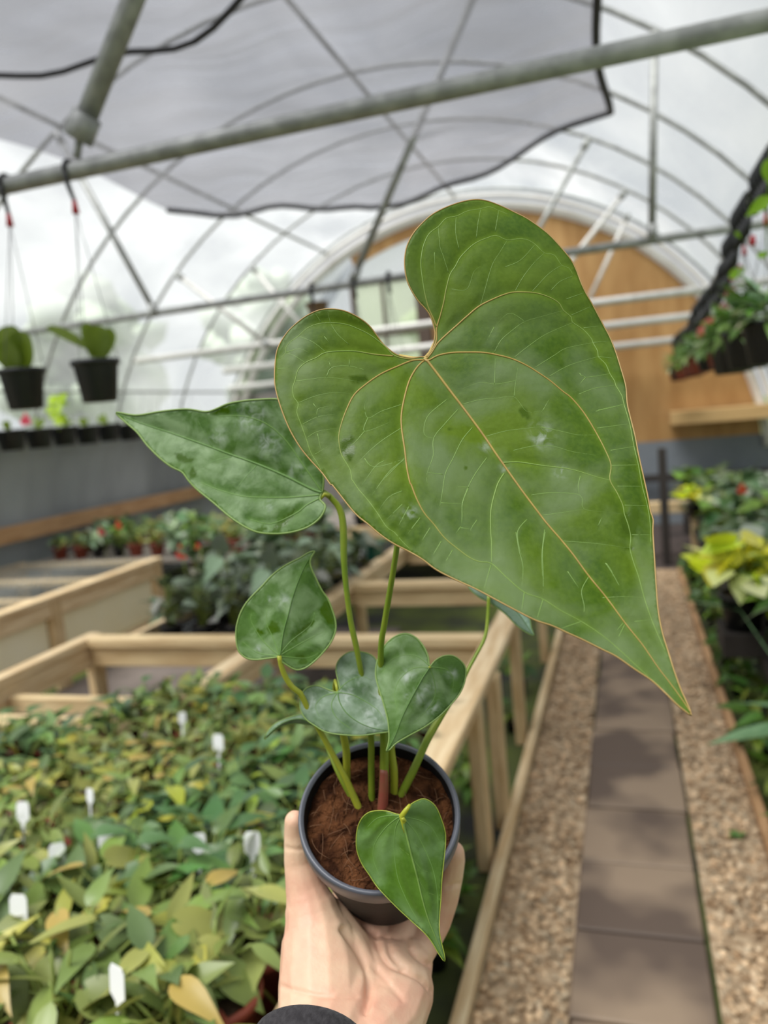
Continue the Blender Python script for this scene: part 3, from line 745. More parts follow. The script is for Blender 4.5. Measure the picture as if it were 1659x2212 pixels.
hanging((tp[0], 2.2, 2.40), bt, .073, .135, 'black hanging pot on wires with three broad green leaves, right one of the near pair', 'near hanging pots',
        [(((-.02, 0, .04), (-.135, -.03, .135), (.3, -.5, 1.)), .026, .12), (((.02, 0, .005), (.035, -.02, .105), (.1, -1, .1)), .046, .05), (((.02, .01, .01), (.085, .0, .085), (-.2, -1, .2)), .036, .0), (((0, .0, .01), (-.012, -.01, .12), (.3, -1, 0)), .022, .05)])
tp = atY(15, 400, 2.2); bt = atY(45, 797, 2.2)
hanging((tp[0], 2.2, 2.40), bt, .073, .135, 'black hanging pot on wires with wide upright leaves, at the left edge', 'near hanging pots',
        [(((-.02, 0, .0), (-.02, -.01, .145), (0, -1, .1)), .056, .02), (((.02, 0, .0), (.030, -.02, .120), (.1, -1, .1)), .046, .04), (((-.0, -.02, .0), (-.03, -.04, .09), (.0, -1, .1)), .045, .0)])
# row of small black pots hung along the left wall
pipeL = MB().tube([(-4.75, 3.8, 2.02), (-4.75, 9.3, 2.02)], .012, 8); tag(pipeL.build('hanging_rail', galv), 'thin pipe along the left wall carrying small hanging pots', 'rail')
lp = make_plant(91, 'lush'); lp.location = (0, 0, -60)
for k in range(11):
    yk = 4.9+k*.32
    z = 1.71+.02*math.sin(k*3.1)
    hanging((-4.75, yk, 2.02), (-4.75, yk, z), .115, .17, 'small black pot in the row hung along the left wall, %s from the left' % ['first', 'second', 'third', 'fourth', 'fifth', 'sixth', 'seventh', 'eighth', 'ninth', 'tenth', 'last'][k], 'small pots along the left wall',
            [(((0, 0, .0), (.09*math.cos(k*2.), .03, .05+.03*(k % 3)), (0, -1, .3)), .018, .2), (((0, 0, .0), (-.09*math.cos(k*1.3), -.03, .07), (0, -1, .3)), .035, .2)], hook=False, clip_at=.05, name='hanging_pot')
lime = mat('lime_leaf', (.42, .60, .02), .4, trans=.35)
p = atX(120, 880, -4.6); b = MB(); rr = random.Random(5)
for k in range(9):
    q = p+np.array([rr.uniform(-.03, .06), rr.uniform(-.06, .06), rr.uniform(-.10, .08)]); a = rr.uniform(0, 6.28)
    blade(b, q, (math.cos(a), -.3, math.sin(a)*.6), (0, -1, .3), .10, .04, .2, (1, 1, 1), True)
b.tube([p+np.array([0, 0, -.2]), p], .004, 6)
tag(b.build('lime_plant', lime), 'bright lime leaved plant between the two near hanging pots, in a wall pot', 'plant')
p = atX(58, 903, -4.6); b = MB(); blade(b, p-np.array([0, 0, .045]), (0, -.2, 1), (0, -1, .2), .095, .045, .05, (1, 1, 1), True); blade(b, p-np.array([.05, 0, .045]), (.6, -.2, 1), (0, -1, .2), .08, .03, .05, (1, 1, 1), True)
tag(b.build('flower', fl_pink), 'pinkish red flower over the wall pots, under the left-edge hanging pot', 'flower')

# right-hand row of hanging baskets along a pipe
XR = .57
def hook_z(y): return float(np.interp(y, [2.6, 3.45, 3.95, 4.85, 6.7, 8.9, 9.4], [2.42, 2.35, 2.28, 2.17, 2.05, 2.01, 2.0]))
tag(MB().tube([(XR, y_, hook_z(y_)+.03) for y_ in np.linspace(2.6, 9.35, 24)], .014, 10).build('hanging_rail', galv), 'sagging pipe along the right side carrying the row of hanging baskets', 'rail')
basket_leaf = mat('basket_foliage', (.10, .22, .015), .4, trans=.3, attr='Col')
def foliage_ball(root, c, r, n, L, cols, seed, droop=.5):
    rr = random.Random(seed); b = MB()
    for k in range(n):
        a = rr.uniform(0, 6.28); e = rr.uniform(-.3, 1.2); d = np.array([math.cos(a)*math.cos(e), math.sin(a)*math.cos(e), math.sin(e)])
        q = c+d*r*rr.uniform(.3, 1.); cl = rr.choice(cols); cl = tuple(v*rr.uniform(.8, 1.2) for v in cl)
        blade(b, q, d+np.array([0, 0, rr.uniform(-.6, .3)]), (0, 0, 1), L*rr.uniform(.7, 1.2), L*rr.uniform(.16, .3), rr.uniform(.1, droop), cl)
    b.build('foliage', fol, root, color=True)
for k in range(13):
    yk = 3.45+k*.44
    zt = hook_z(yk); zr = 1.78-.003*k
    red = k in (4, 6, 7, 9, 10, 12)
    xk = XR+.02*math.sin(k*5)
    o = hanging((xk, yk, zt), (xk, yk, zr), .105 if k < 4 else .085, .17 if k < 4 else .12, 'hanging basket in the right-hand row, %s from the camera, %s' % (['first', 'second', 'third', 'fourth', 'fifth', 'sixth', 'seventh', 'eighth', 'ninth', 'tenth', 'eleventh', 'twelfth', 'last'][k], 'reddish pot' if red else 'black pot'),
                'hanging baskets in the right-hand row', [], clip_at=.34, potm=(terra if red else black), nw=6)
    foliage_ball(o, np.array([xk, yk, zr+.03]), .11, 80 if k < 5 else 44, .11, [(.14, .30, .03), (.24, .42, .09), (.46, .60, .34), (.13, .24, .05)], k+3)
    m = MB()
    for q in range(6):
        yq = yk-.18+q*.072; m.tube([(xk+.024*math.cos(t), yq, zt-.0+.045*math.sin(t)) for t in np.linspace(0, 6.28, 12)], .010, 6)
        m.tube([(xk, yq, zt-.04), (xk-.012, yq+.01, zt-.13)], .013, 6)
    m.build('hanger_loops', black, o)
    for q in range(3 if k > 1 else 1): MB().tube([(xk+.01, yk-.16+q*.13, zt-.13), (xk+.01, yk-.16+q*.13, zt-(.17 if k < 3 else .24))], [.010, .016], 6).build('clip', redclip, o)
# leafy plant hanging near the right edge, above the hooks
root = empty('trailing_plant', (XR+.0, 3.3, 2.35)); tag(root, 'yellow-green trailing leaves hanging at the right edge above the baskets', 'plant')
b = MB()
for (a, c, ln, ang) in ((1655, 345, .10, -1.3), (1665, 425, .09, -2.6), (1588, 500, .04, -.9), (1575, 600, .09, .5), (1635, 555, .05, .3)):
    q = atX(a, c, .50); blade(b, q, (math.cos(ang), 0.1, math.sin(ang)), (0, -1, .2), ln, ln*.26, .15, (1, 1, 1))
b.tube([atX(1668, 300, .52), atX(1660, 400, .52), atX(1655, 560, .52)], .003, 6)
b.build('foliage', mat('vine_leaf', (.22, .42, .015), .4, trans=.4), root)
# small hooks and basket on the second tie pipe
for k, (a, zz, lab) in enumerate(((675, 2.35, 'black hook on the second tie pipe, leftmost of three'), (768, 2.35, 'black hook on the second tie pipe, middle of three'), (842, 2.35, 'black hook on the second tie pipe, nearest the big leaf'))):
    p = atY(a, 620, 4.6); x_ = p[0]
    m = MB().tube([(x_, 4.6+.035*math.cos(t), zz+.035*math.sin(t)) for t in np.linspace(-.4, math.pi+.4, 10)], .012, 6)
    m.tube([(x_, 4.565, zz), (x_+.005, 4.57, zz-.09)], .012, 6)
    for q in (-.03, 0, .03): m.tube([(x_, 4.57, zz-.09), (x_+q*2, 4.6, zz-.5)], .0018, 4)
    tag(m.build('hanging_hook', black), lab, 'hook', 'hooks on the second tie pipe')
p = atY(685, 665, 4.75)
tag(MB().lathe([(.04, 0), (.075, .10), (.08, .10), (.07, .09), (.001, .08)], 16, (p[0], 4.75, p[2]-.07)).build('wicker_basket', mat('wicker', (.30, .19, .12), .8, bump=.5, bscale=80)), 'small brown wicker basket hanging behind the left lobe of the big leaf', 'basket')

# ================================================================== THE HELD PLANT
FP_ROOT = empty('potted_anthurium', tuple(P(835, 1890, .63)))
tag(FP_ROOT, 'heart-leaved anthurium in a small black pot, held up in the hand', 'potted plant')
FAC = -R[:, 2]       # towards the camera
def seg_dist(pts, segs):
    """distance of each point to the nearest segment (pixel plane)"""
    best = np.full(len(pts), 1e9)
    A = segs[:, :2]; B = segs[:, 2:]; AB = B-A; L2 = (AB**2).sum(1)+1e-9
    for i in range(0, len(pts), 4000):
        p = pts[i:i+4000]
        t = np.clip(((p[:, None, :]-A[None])*AB[None]).sum(2)/L2, 0, 1)
        d = np.linalg.norm(p[:, None, :]-(A[None]+t[..., None]*AB[None]), axis=2)
        best[i:i+4000] = d.min(1)
    return best
def to_segs(lines):
    s = []
    for l in lines:
        l = np.array(l, float)
        s += [np.concatenate([l[i], l[i+1]]) for i in range(len(l)-1)]
    return np.array(s)

def leaf_material(name, c1, c2, bloom_sheen_c, bloom_sheen, rough=.36, spec=.5, tr=.22, tcol=(.20, .36, .015), nsc=55.):
    m = bpy.data.materials.new(name); m.use_nodes = True; t = m.node_tree; n = t.nodes; L = t.links
    b = n['Principled BSDF']; b.inputs['Specular IOR Level'].default_value = spec
    tcn = n.new('ShaderNodeTexCoord'); at = n.new('ShaderNodeAttribute'); at.attribute_name = 'Col'
    sp = n.new('ShaderNodeSeparateColor'); L.new(at.outputs['Color'], sp.inputs[0])
    def noise(sc, det=5, dist=0.):
        z = n.new('ShaderNodeTexNoise'); z.inputs['Scale'].default_value = sc; z.inputs['Detail'].default_value = det; z.inputs['Distortion'].default_value = dist
        L.new(tcn.outputs['Object'], z.inputs['Vector']); return z.outputs['Fac']
    def ramp(f, a, b_, ca=(0, 0, 0), cb=(1, 1, 1)):
        r = n.new('ShaderNodeValToRGB'); r.color_ramp.elements[0].position = a; r.color_ramp.elements[1].position = b_
        r.color_ramp.elements[0].color = (*ca, 1); r.color_ramp.elements[1].color = (*cb, 1); L.new(f, r.inputs['Fac']); return r.outputs['Color']
    def mix(f, a, b_):
        x = n.new('ShaderNodeMix'); x.data_type = 'RGBA'
        if isinstance(f, float): x.inputs['Factor'].default_value = f
        else: L.new(f, x.inputs['Factor'])
        for s_, v in (('A', a), ('B', b_)):
            if isinstance(v, tuple): x.inputs[s_].default_value = (*v, 1)
            else: L.new(v, x.inputs[s_])
        return x.outputs['Result']
    def math_(op, a, b_):
        x = n.new('ShaderNodeMath'); x.operation = op
        for i, v in enumerate((a, b_)):
            if isinstance(v, float): x.inputs[i].default_value = v
            else: L.new(v, x.inputs[i])
        x.use_clamp = True; return x.outputs[0]
    base = ramp(noise(22, 4), .35, .65, c1, c2)
    fine = noise(420, 3)
    base = mix(math_('MULTIPLY', ramp(fine, .35, .7), .22), base, tuple(min(1, v*1.5+.02) for v in c2))
    base = mix(math_('MULTIPLY', sp.outputs[0], .35), base, tuple(min(1, v*1.6) for v in c2))      # lighter beside the veins
    bl = math_('MULTIPLY', ramp(noise(nsc, 6, .5), .42, .66), bloom_sheen)  # pale blotches: residue on the small leaves, painted sheen on the big one
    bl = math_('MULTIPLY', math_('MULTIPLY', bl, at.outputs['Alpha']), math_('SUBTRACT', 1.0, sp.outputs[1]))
    base2 = mix(bl, base, bloom_sheen_c)
    sx = math_('MULTIPLY', sp.outputs[2], ramp(noise(160, 5, .6), .42, .68))
    base2 = mix(math_('MULTIPLY', sx, .75), base2, (.62, .68, .64))
    base2 = mix(math_('MULTIPLY', sp.outputs[1], .85), base2, (c1[0]*1.1, c1[1]*.95, 0.))
    L.new(base2, b.inputs['Base Color'])
    rg = n.new('ShaderNodeMapRange'); rg.inputs['To Min'].default_value = rough; rg.inputs['To Max'].default_value = rough+.28
    L.new(noise(nsc*.8, 5), rg.inputs['Value']); 
    L.new(math_('MULTIPLY', rg.outputs[0], math_('SUBTRACT', 1.0, math_('MULTIPLY', sp.outputs[1], .6))), b.inputs['Roughness'])
    bp = n.new('ShaderNodeBump'); bp.inputs['Strength'].default_value = .35; bp.inputs['Distance'].default_value = .0006
    L.new(noise(260, 4), bp.inputs['Height']); L.new(bp.outputs[0], b.inputs['Normal'])
    trn = n.new('ShaderNodeBsdfTranslucent'); L.new(mix(.5, base2, tcol), trn.inputs['Color'])
    ms = n.new('ShaderNodeMixShader'); ms.inputs[0].default_value = tr
    L.new(b.outputs[0], ms.inputs[1]); L.new(trn.outputs[0], ms.inputs[2]); L.new(ms.outputs[0], n['Material Output'].inputs['Surface'])
    return m

def crop(ox, oy, s, pts): return [(ox+a/s, oy+b/s) for a, b in pts]

def leaf(name, outline, midrib, veins, fines, depth, m, vein_m, fine_m, margin_m, spacing=6., vr=2.2, fr=1.1, mr=2.0, q=.0009,
         label=None, wet=(), stain=(), mid_r=None, seed=1, qw=13., sheen_mask=None, tails=None, vcol=((.19, .34, .085), (.19, .34, .085))):
    """blade traced on its own curved surface: depth(px,py,dmid) gives the camera distance of the surface"""
    out = catmull(outline, spacing, True)
    mid = catmull(midrib, spacing)
    vv = [catmull(v, spacing) for v in veins]; ff = [np.array(f, float) for f in fines]
    rr = np.random.RandomState(seed)
    x0, y0 = out.min(0); x1, y1 = out.max(0)
    gx, gy = np.meshgrid(np.arange(x0, x1, spacing), np.arange(y0, y1, spacing*.866))
    gx = gx+(np.arange(gx.shape[0]) % 2)[:, None]*spacing*.5
    g = np.stack([gx.ravel(), gy.ravel()], 1)+rr.uniform(-.15, .15, (gx.size, 2))*spacing
    # inside test
    ins = np.zeros(len(g), bool); j = len(out)-1
    for i in range(len(out)):
        xi, yi = out[i]; xj, yj = out[j]
        c = ((yi > g[:, 1]) != (yj > g[:, 1])) & (g[:, 0] < (xj-xi)*(g[:, 1]-yi)/(yj-yi+1e-12)+xi); ins ^= c; j = i
    osegs = to_segs([np.vstack([out, out[:1]])])
    g = g[ins]; g = g[seg_dist(g, osegs) > spacing*.55]
    n = len(out)
    vp = [catmull(v, spacing) for v in [midrib]+list(veins)+list(fines)]
    vp = np.vstack(vp); vp = vp[seg_dist(vp, osegs) > spacing*.4]
    _, ui = np.unique(np.round(vp/(spacing*.45)).astype(int), axis=0, return_index=True); vp = vp[ui]
    kk = np.ones(len(g), bool)
    for i in range(0, len(g), 2000): kk[i:i+2000] = np.linalg.norm(g[i:i+2000, None]-vp[None], axis=2).min(1) > spacing*.5
    allp = np.vstack([out, g[kk], vp])
    res = geometry.delaunay_2d_cdt([Vector(p) for p in allp], [], [list(range(n))], 1, 1e-4)
    V = np.array([v[:] for v in res[0]]); T = [list(f) for f in res[2]]
    msegs = to_segs([mid]); vsegs = to_segs([mid]+vv); fsegs = to_segs(ff) if ff else None
    def side(p):
        best = np.full(len(p), 1e9); sg = np.zeros(len(p))
        for s in msegs:
            A = s[:2]; B = s[2:]; AB = B-A; t = np.clip(((p-A)@AB)/(AB@AB+1e-9), 0, 1)
            d = np.linalg.norm(p-(A+t[:, None]*AB), axis=1); c = AB[0]*(p[:, 1]-A[1])-AB[1]*(p[:, 0]-A[0])
            k = d < best; best[k] = d[k]; sg[k] = np.sign(c[k])
        return best, sg
    def surf(p, quilt=True):
        p = np.atleast_2d(p); dm, sg = side(p); D = depth(p[:, 0], p[:, 1], dm, sg)
        if quilt:
            dv = seg_dist(p, vsegs); D = D-q*(1-np.exp(-(dv/qw)**2))
            if fsegs is not None: D = D-q*.3*(1-np.exp(-(seg_dist(p, fsegs)/(qw*.6))**2))
        return D
    def to3(p, off=0.):
        p = np.atleast_2d(p); D = surf(p)+off
        c = np.stack([(p[:, 0]-CX)/F*D, (p[:, 1]-CY)/F*D, D], 1); return CAM+c@R.T
    W = to3(V)
    # orient towards the camera
    T2 = []
    for f in T:
        a, b_, c = V[f[0]], V[f[1]], V[f[2]]
        T2.append(f if ((b_[0]-a[0])*(c[1]-a[1])-(b_[1]-a[1])*(c[0]-a[0])) < 0 else f[::-1])
    me = bpy.data.meshes.new(name); me.from_pydata([tuple(p) for p in W], [], T2)
    me.polygons.foreach_set('use_smooth', [True]*len(T2))
    col = np.zeros((len(V), 4), np.float32); col[:, 3] = 1
    col[:, 0] = np.exp(-(seg_dist(V, vsegs)/7)**2)
    for (wx, wy, wa, wb_, ang) in wet:
        ca, sa = math.cos(ang), math.sin(ang); dx, dy = V[:, 0]-wx, V[:, 1]-wy
        u = (dx*ca+dy*sa)/wa; w = (-dx*sa+dy*ca)/wb_; th = np.arctan2(w, u)
        k = np.sqrt(u*u+w*w)/(1+.13*np.sin(3*th+wx)+.09*np.sin(5*th+wy))
        col[:, 1] = np.maximum(col[:, 1], np.clip((1.12-k)/.2, 0, 1))
    for (wx, wy, wr) in stain: col[:, 2] = np.maximum(col[:, 2], np.exp(-(((V[:, 0]-wx)**2+(V[:, 1]-wy)**2)/wr**2)))
    if sheen_mask is not None: col[:, 3] = sheen_mask(V[:, 0], V[:, 1])
    a = me.color_attributes.new('Col', 'FLOAT_COLOR', 'POINT'); a.data.foreach_set('color', col.ravel())
    me.materials.append(m); me.update()
    o = bpy.data.objects.new('leaf', me); COL.objects.link(o); o.parent = FP_ROOT; o.matrix_parent_inverse = world_inv(FP_ROOT)
    sm = o.modifiers.new('thickness', 'SOLIDIFY'); sm.thickness = .0005; sm.offset = -1
    if label: o['label'] = label
    Dm = float(np.mean(surf(V[::50], False)))
    u = Dm/F
    k = len(mid)
    rad = np.linspace(1., .3, k)*(mid_r or vr*1.35)*u
    MB().tube(to3(mid, -.0001), list(rad), 8).build('midrib', vein_m, o)
    if vv:
        b = MB()
        for n_, l in enumerate(vv):
            f = tails[n_] if tails else 0.
            tt = np.linspace(0, 1, len(l)); g_ = np.clip((tt-f+.12)/.24, 0, 1)[:, None] if f is not None else np.zeros((len(l), 1))
            cc = np.array(vcol[0])*(1-g_)+np.array(vcol[1])*g_
            b.tube(to3(l, .0001), list(np.linspace(1, .42, len(l))*vr*u*(1-.25*g_[:, 0])), 6, cols=cc)
        b.build('side_veins', vein_attr, o, color=True)
    if ff:
        b = MB()
        for l in ff:
            l = catmull(l, spacing); b.tube(to3(l, .0002), list(np.linspace(1., .6, len(l))*fr*u), 5)
        b.build('fine_veins', fine_m, o)
    e = np.vstack([out, out[:1]]); b = MB(); b.tube(to3(e, .0002), mr*u, 6, cap=False); b.build('leaf_margin', margin_m, o)
    return o, to3

vein_attr = mat('side_vein', (1, 1, 1), .45, attr='Col', trans=.15)
vein_tan = mat('tan_vein', (.40, .27, .08), .45, col2=(.46, .34, .08), nscale=90, trans=.15)
vein_yel = mat('yellow_vein', (.48, .50, .04), .4, trans=.2)
vein_pal = mat('pale_fine_vein', (.22, .36, .08), .45, trans=.2)
vein_grn = mat('green_vein', (.17, .32, .085), .45, trans=.2)
marg_tan = mat('tan_margin', (.52, .34, .12), .5, trans=.2)
marg_grn = mat('pale_green_margin', (.30, .44, .13), .45, trans=.25)
LM_big = leaf_material('big_leaf', (.050, .118, .0), (.115, .195, .002), (.185, .265, .11), .85, .42, .32, .28, nsc=20, tcol=(.22, .34, 0.))  # grey-green blotches paint the sky's sheen into the blade colour
LM_dark = leaf_material('dusty_leaf', (.05, .13, .012), (.095, .20, .03), (.27, .40, .19), 1.0, .36, .45, .2)
LM_blue = leaf_material('dusty_blue_leaf', (.08, .15, .065), (.12, .20, .095), (.29, .39, .28), 1.0, .38, .45, .15)
LM_young = leaf_material('glossy_young_leaf', (.045, .125, .005), (.095, .195, .02), (.20, .33, .13), .75, .26, .5, .2, nsc=35)  # its pale bloom also paints highlights into the colour

# ---- the big leaf
c1 = lambda p: crop(860, 420, 4.1475, p)
c2_ = lambda p: crop(1100, 520, 4.608, p)
c3 = lambda p: crop(580, 650, 4.1475, p)
c4 = lambda p: crop(820, 760, 4.1475, p)
c5 = lambda p: crop(1080, 860, 4.1475, p)
c6 = lambda p: crop(700, 950, 4.1475, p)
c7 = lambda p: crop(1000, 1150, 3.318, p)
big_out = c1([(240, 1462), (290, 1400), (320, 1330), (331, 1240), (322, 1190), (290, 1090), (240, 1020), (180, 955), (120, 860), (80, 770), (60, 660), (60, 560), (80, 460), (130, 360), (200, 275), (300, 185), (420, 120), (560, 70), (680, 48), (780, 55), (900, 95), (1030, 155), (1150, 215), (1260, 290), (1360, 370), (1470, 490), (1550, 590), (1600, 690)]) \
    + c2_([(740, 480), (830, 640), (930, 830), (1000, 960), (1060, 1110), (1110, 1270), (1160, 1450)]) \
    + c5([(1140, 50), (1170, 180), (1210, 340), (1240, 500), (1280, 680), (1320, 860), (1350, 1020), (1372, 1090), (1370, 1200), (1385, 1450)]) \
    + c7([(1385, 380), (1400, 560), (1430, 720), (1470, 850), (1510, 980), (1560, 1120), (1600, 1210), (1628, 1275), (1636, 1312), (1590, 1280), (1530, 1230), (1450, 1150), (1350, 1060), (1230, 980), (1100, 890), (1000, 840), (860, 770), (760, 725), (640, 670), (520, 630), (400, 570), (250, 490), (100, 410)]) \
    + c6([(1150, 1240), (1000, 1160), (880, 1070), (760, 1000), (650, 945), (560, 890), (480, 830), (400, 760), (300, 680), (220, 590), (150, 500), (70, 400)]) \
    + c3([(560, 1650), (480, 1540), (370, 1420), (290, 1320), (210, 1190), (150, 1060), (100, 920), (65, 790), (55, 690), (60, 560), (75, 450), (110, 370), (170, 280), (240, 210), (340, 135), (450, 85), (560, 72), (680, 90), (800, 145), (900, 220), (970, 310), (1030, 390), (1120, 465), (1200, 500), (1300, 512), (1375, 500)])
big_mid = [(917, 776)]+c4([(430, 85), (520, 200), (640, 360), (740, 490), (860, 650), (960, 790), (1040, 910), (1110, 1010), (1180, 1110), (1280, 1250), (1400, 1410), (1500, 1540)]) + c7([(700, 50), (790, 160), (900, 310), (1030, 470), (1170, 660), (1290, 810), (1400, 970), (1500, 1100), (1600, 1240), (1630, 1290)])
big_v = [
    [(919, 778)]+c4([(445, 75), (520, 35), (640, 10), (780, 5), (930, 8), (1060, 30), (1190, 65), (1320, 125), (1440, 200), (1540, 270), (1640, 355)]) + c5([(640, 0), (750, 130), (850, 290), (940, 460), (995, 600), (985, 730), (1050, 850), (1100, 960), (1115, 1040), (1150, 1140), (1172, 1250), (1165, 1350), (1200, 1480)]) + c7([(1260, 320), (1300, 470), (1350, 620), (1400, 740), (1450, 850)]),
    [(920, 777)]+c1([(300, 1420), (350, 1340), (430, 1260), (520, 1180), (620, 1090), (730, 1000), (870, 930), (960, 895), (1040, 877), (1200, 880), (1310, 905), (1400, 945), (1450, 985), (1480, 1040), (1550, 1100)]) + c2_([(625, 810), (740, 890), (820, 980), (835, 1020), (880, 1100), (885, 1155), (960, 1230), (1000, 1320), (1050, 1400), (1060, 1440), (1120, 1540), (1140, 1620)]) + c5([(1165, 240), (1200, 430), (1240, 600), (1275, 790), (1320, 960), (1345, 1120), (1352, 1300)]),
    [(922, 772)]+c1([(320, 1370), (345, 1300), (345, 1200), (380, 1080), (410, 960), (430, 850), (465, 720), (510, 650), (565, 555), (680, 445), (800, 390), (880, 370), (975, 410), (1070, 400), (1150, 405), (1230, 450), (1310, 525), (1400, 545), (1465, 635), (1530, 660), (1570, 730)]),
    c1([(345, 1190), (310, 1100), (270, 1010), (240, 890), (220, 770), (205, 650), (208, 560), (230, 450), (280, 350), (360, 290), (430, 215), (525, 195), (620, 150), (740, 130), (820, 112), (900, 145), (990, 180)]),
    [(916, 778)]+c3([(1250, 522), (1130, 492), (1050, 415), (1000, 372), (900, 300), (800, 250), (690, 210), (550, 195), (430, 210), (340, 250), (270, 315), (190, 370), (150, 430), (155, 465), (100, 520)]),
    c3([(1115, 495), (950, 480), (750, 450), (520, 462), (430, 510), (330, 555), (265, 620), (240, 710), (215, 790), (230, 870), (268, 920), (255, 1000), (290, 1100), (340, 1240), (380, 1360), (430, 1440), (480, 1530)]),
    [(915, 778)]+c3([(1290, 535), (1150, 590), (1000, 660), (870, 750), (770, 840), (710, 950), (660, 1080), (630, 1210), (640, 1320), (660, 1390), (735, 1520), (745, 1600)]) + c6([(260, 370), (310, 445), (400, 550), (480, 660), (560, 780), (630, 830), (700, 910), (770, 980)]),
    [(916, 780)]+c3([(1375, 550), (1320, 610), (1260, 720), (1215, 880), (1190, 1030), (1195, 1160), (1220, 1330), (1240, 1500), (1270, 1640)]) + c6([(780, 400), (830, 530), (900, 660), (990, 765), (1080, 880), (1200, 980), (1310, 1060), (1400, 1095), (1500, 1110)]) + c7([(320, 330), (440, 430), (575, 480), (700, 560), (850, 640), (1000, 740), (1130, 850), (1280, 990), (1420, 1110)]),
    c4([(1115, 1090), (1060, 1180), (1020, 1310), (1000, 1400), (993, 1500), (997, 1640)]) + c6([(1500, 900), (1500, 1105)]),
    c5([(30, 580), (170, 575), (380, 605), (640, 640), (860, 705), (985, 735)]),
]
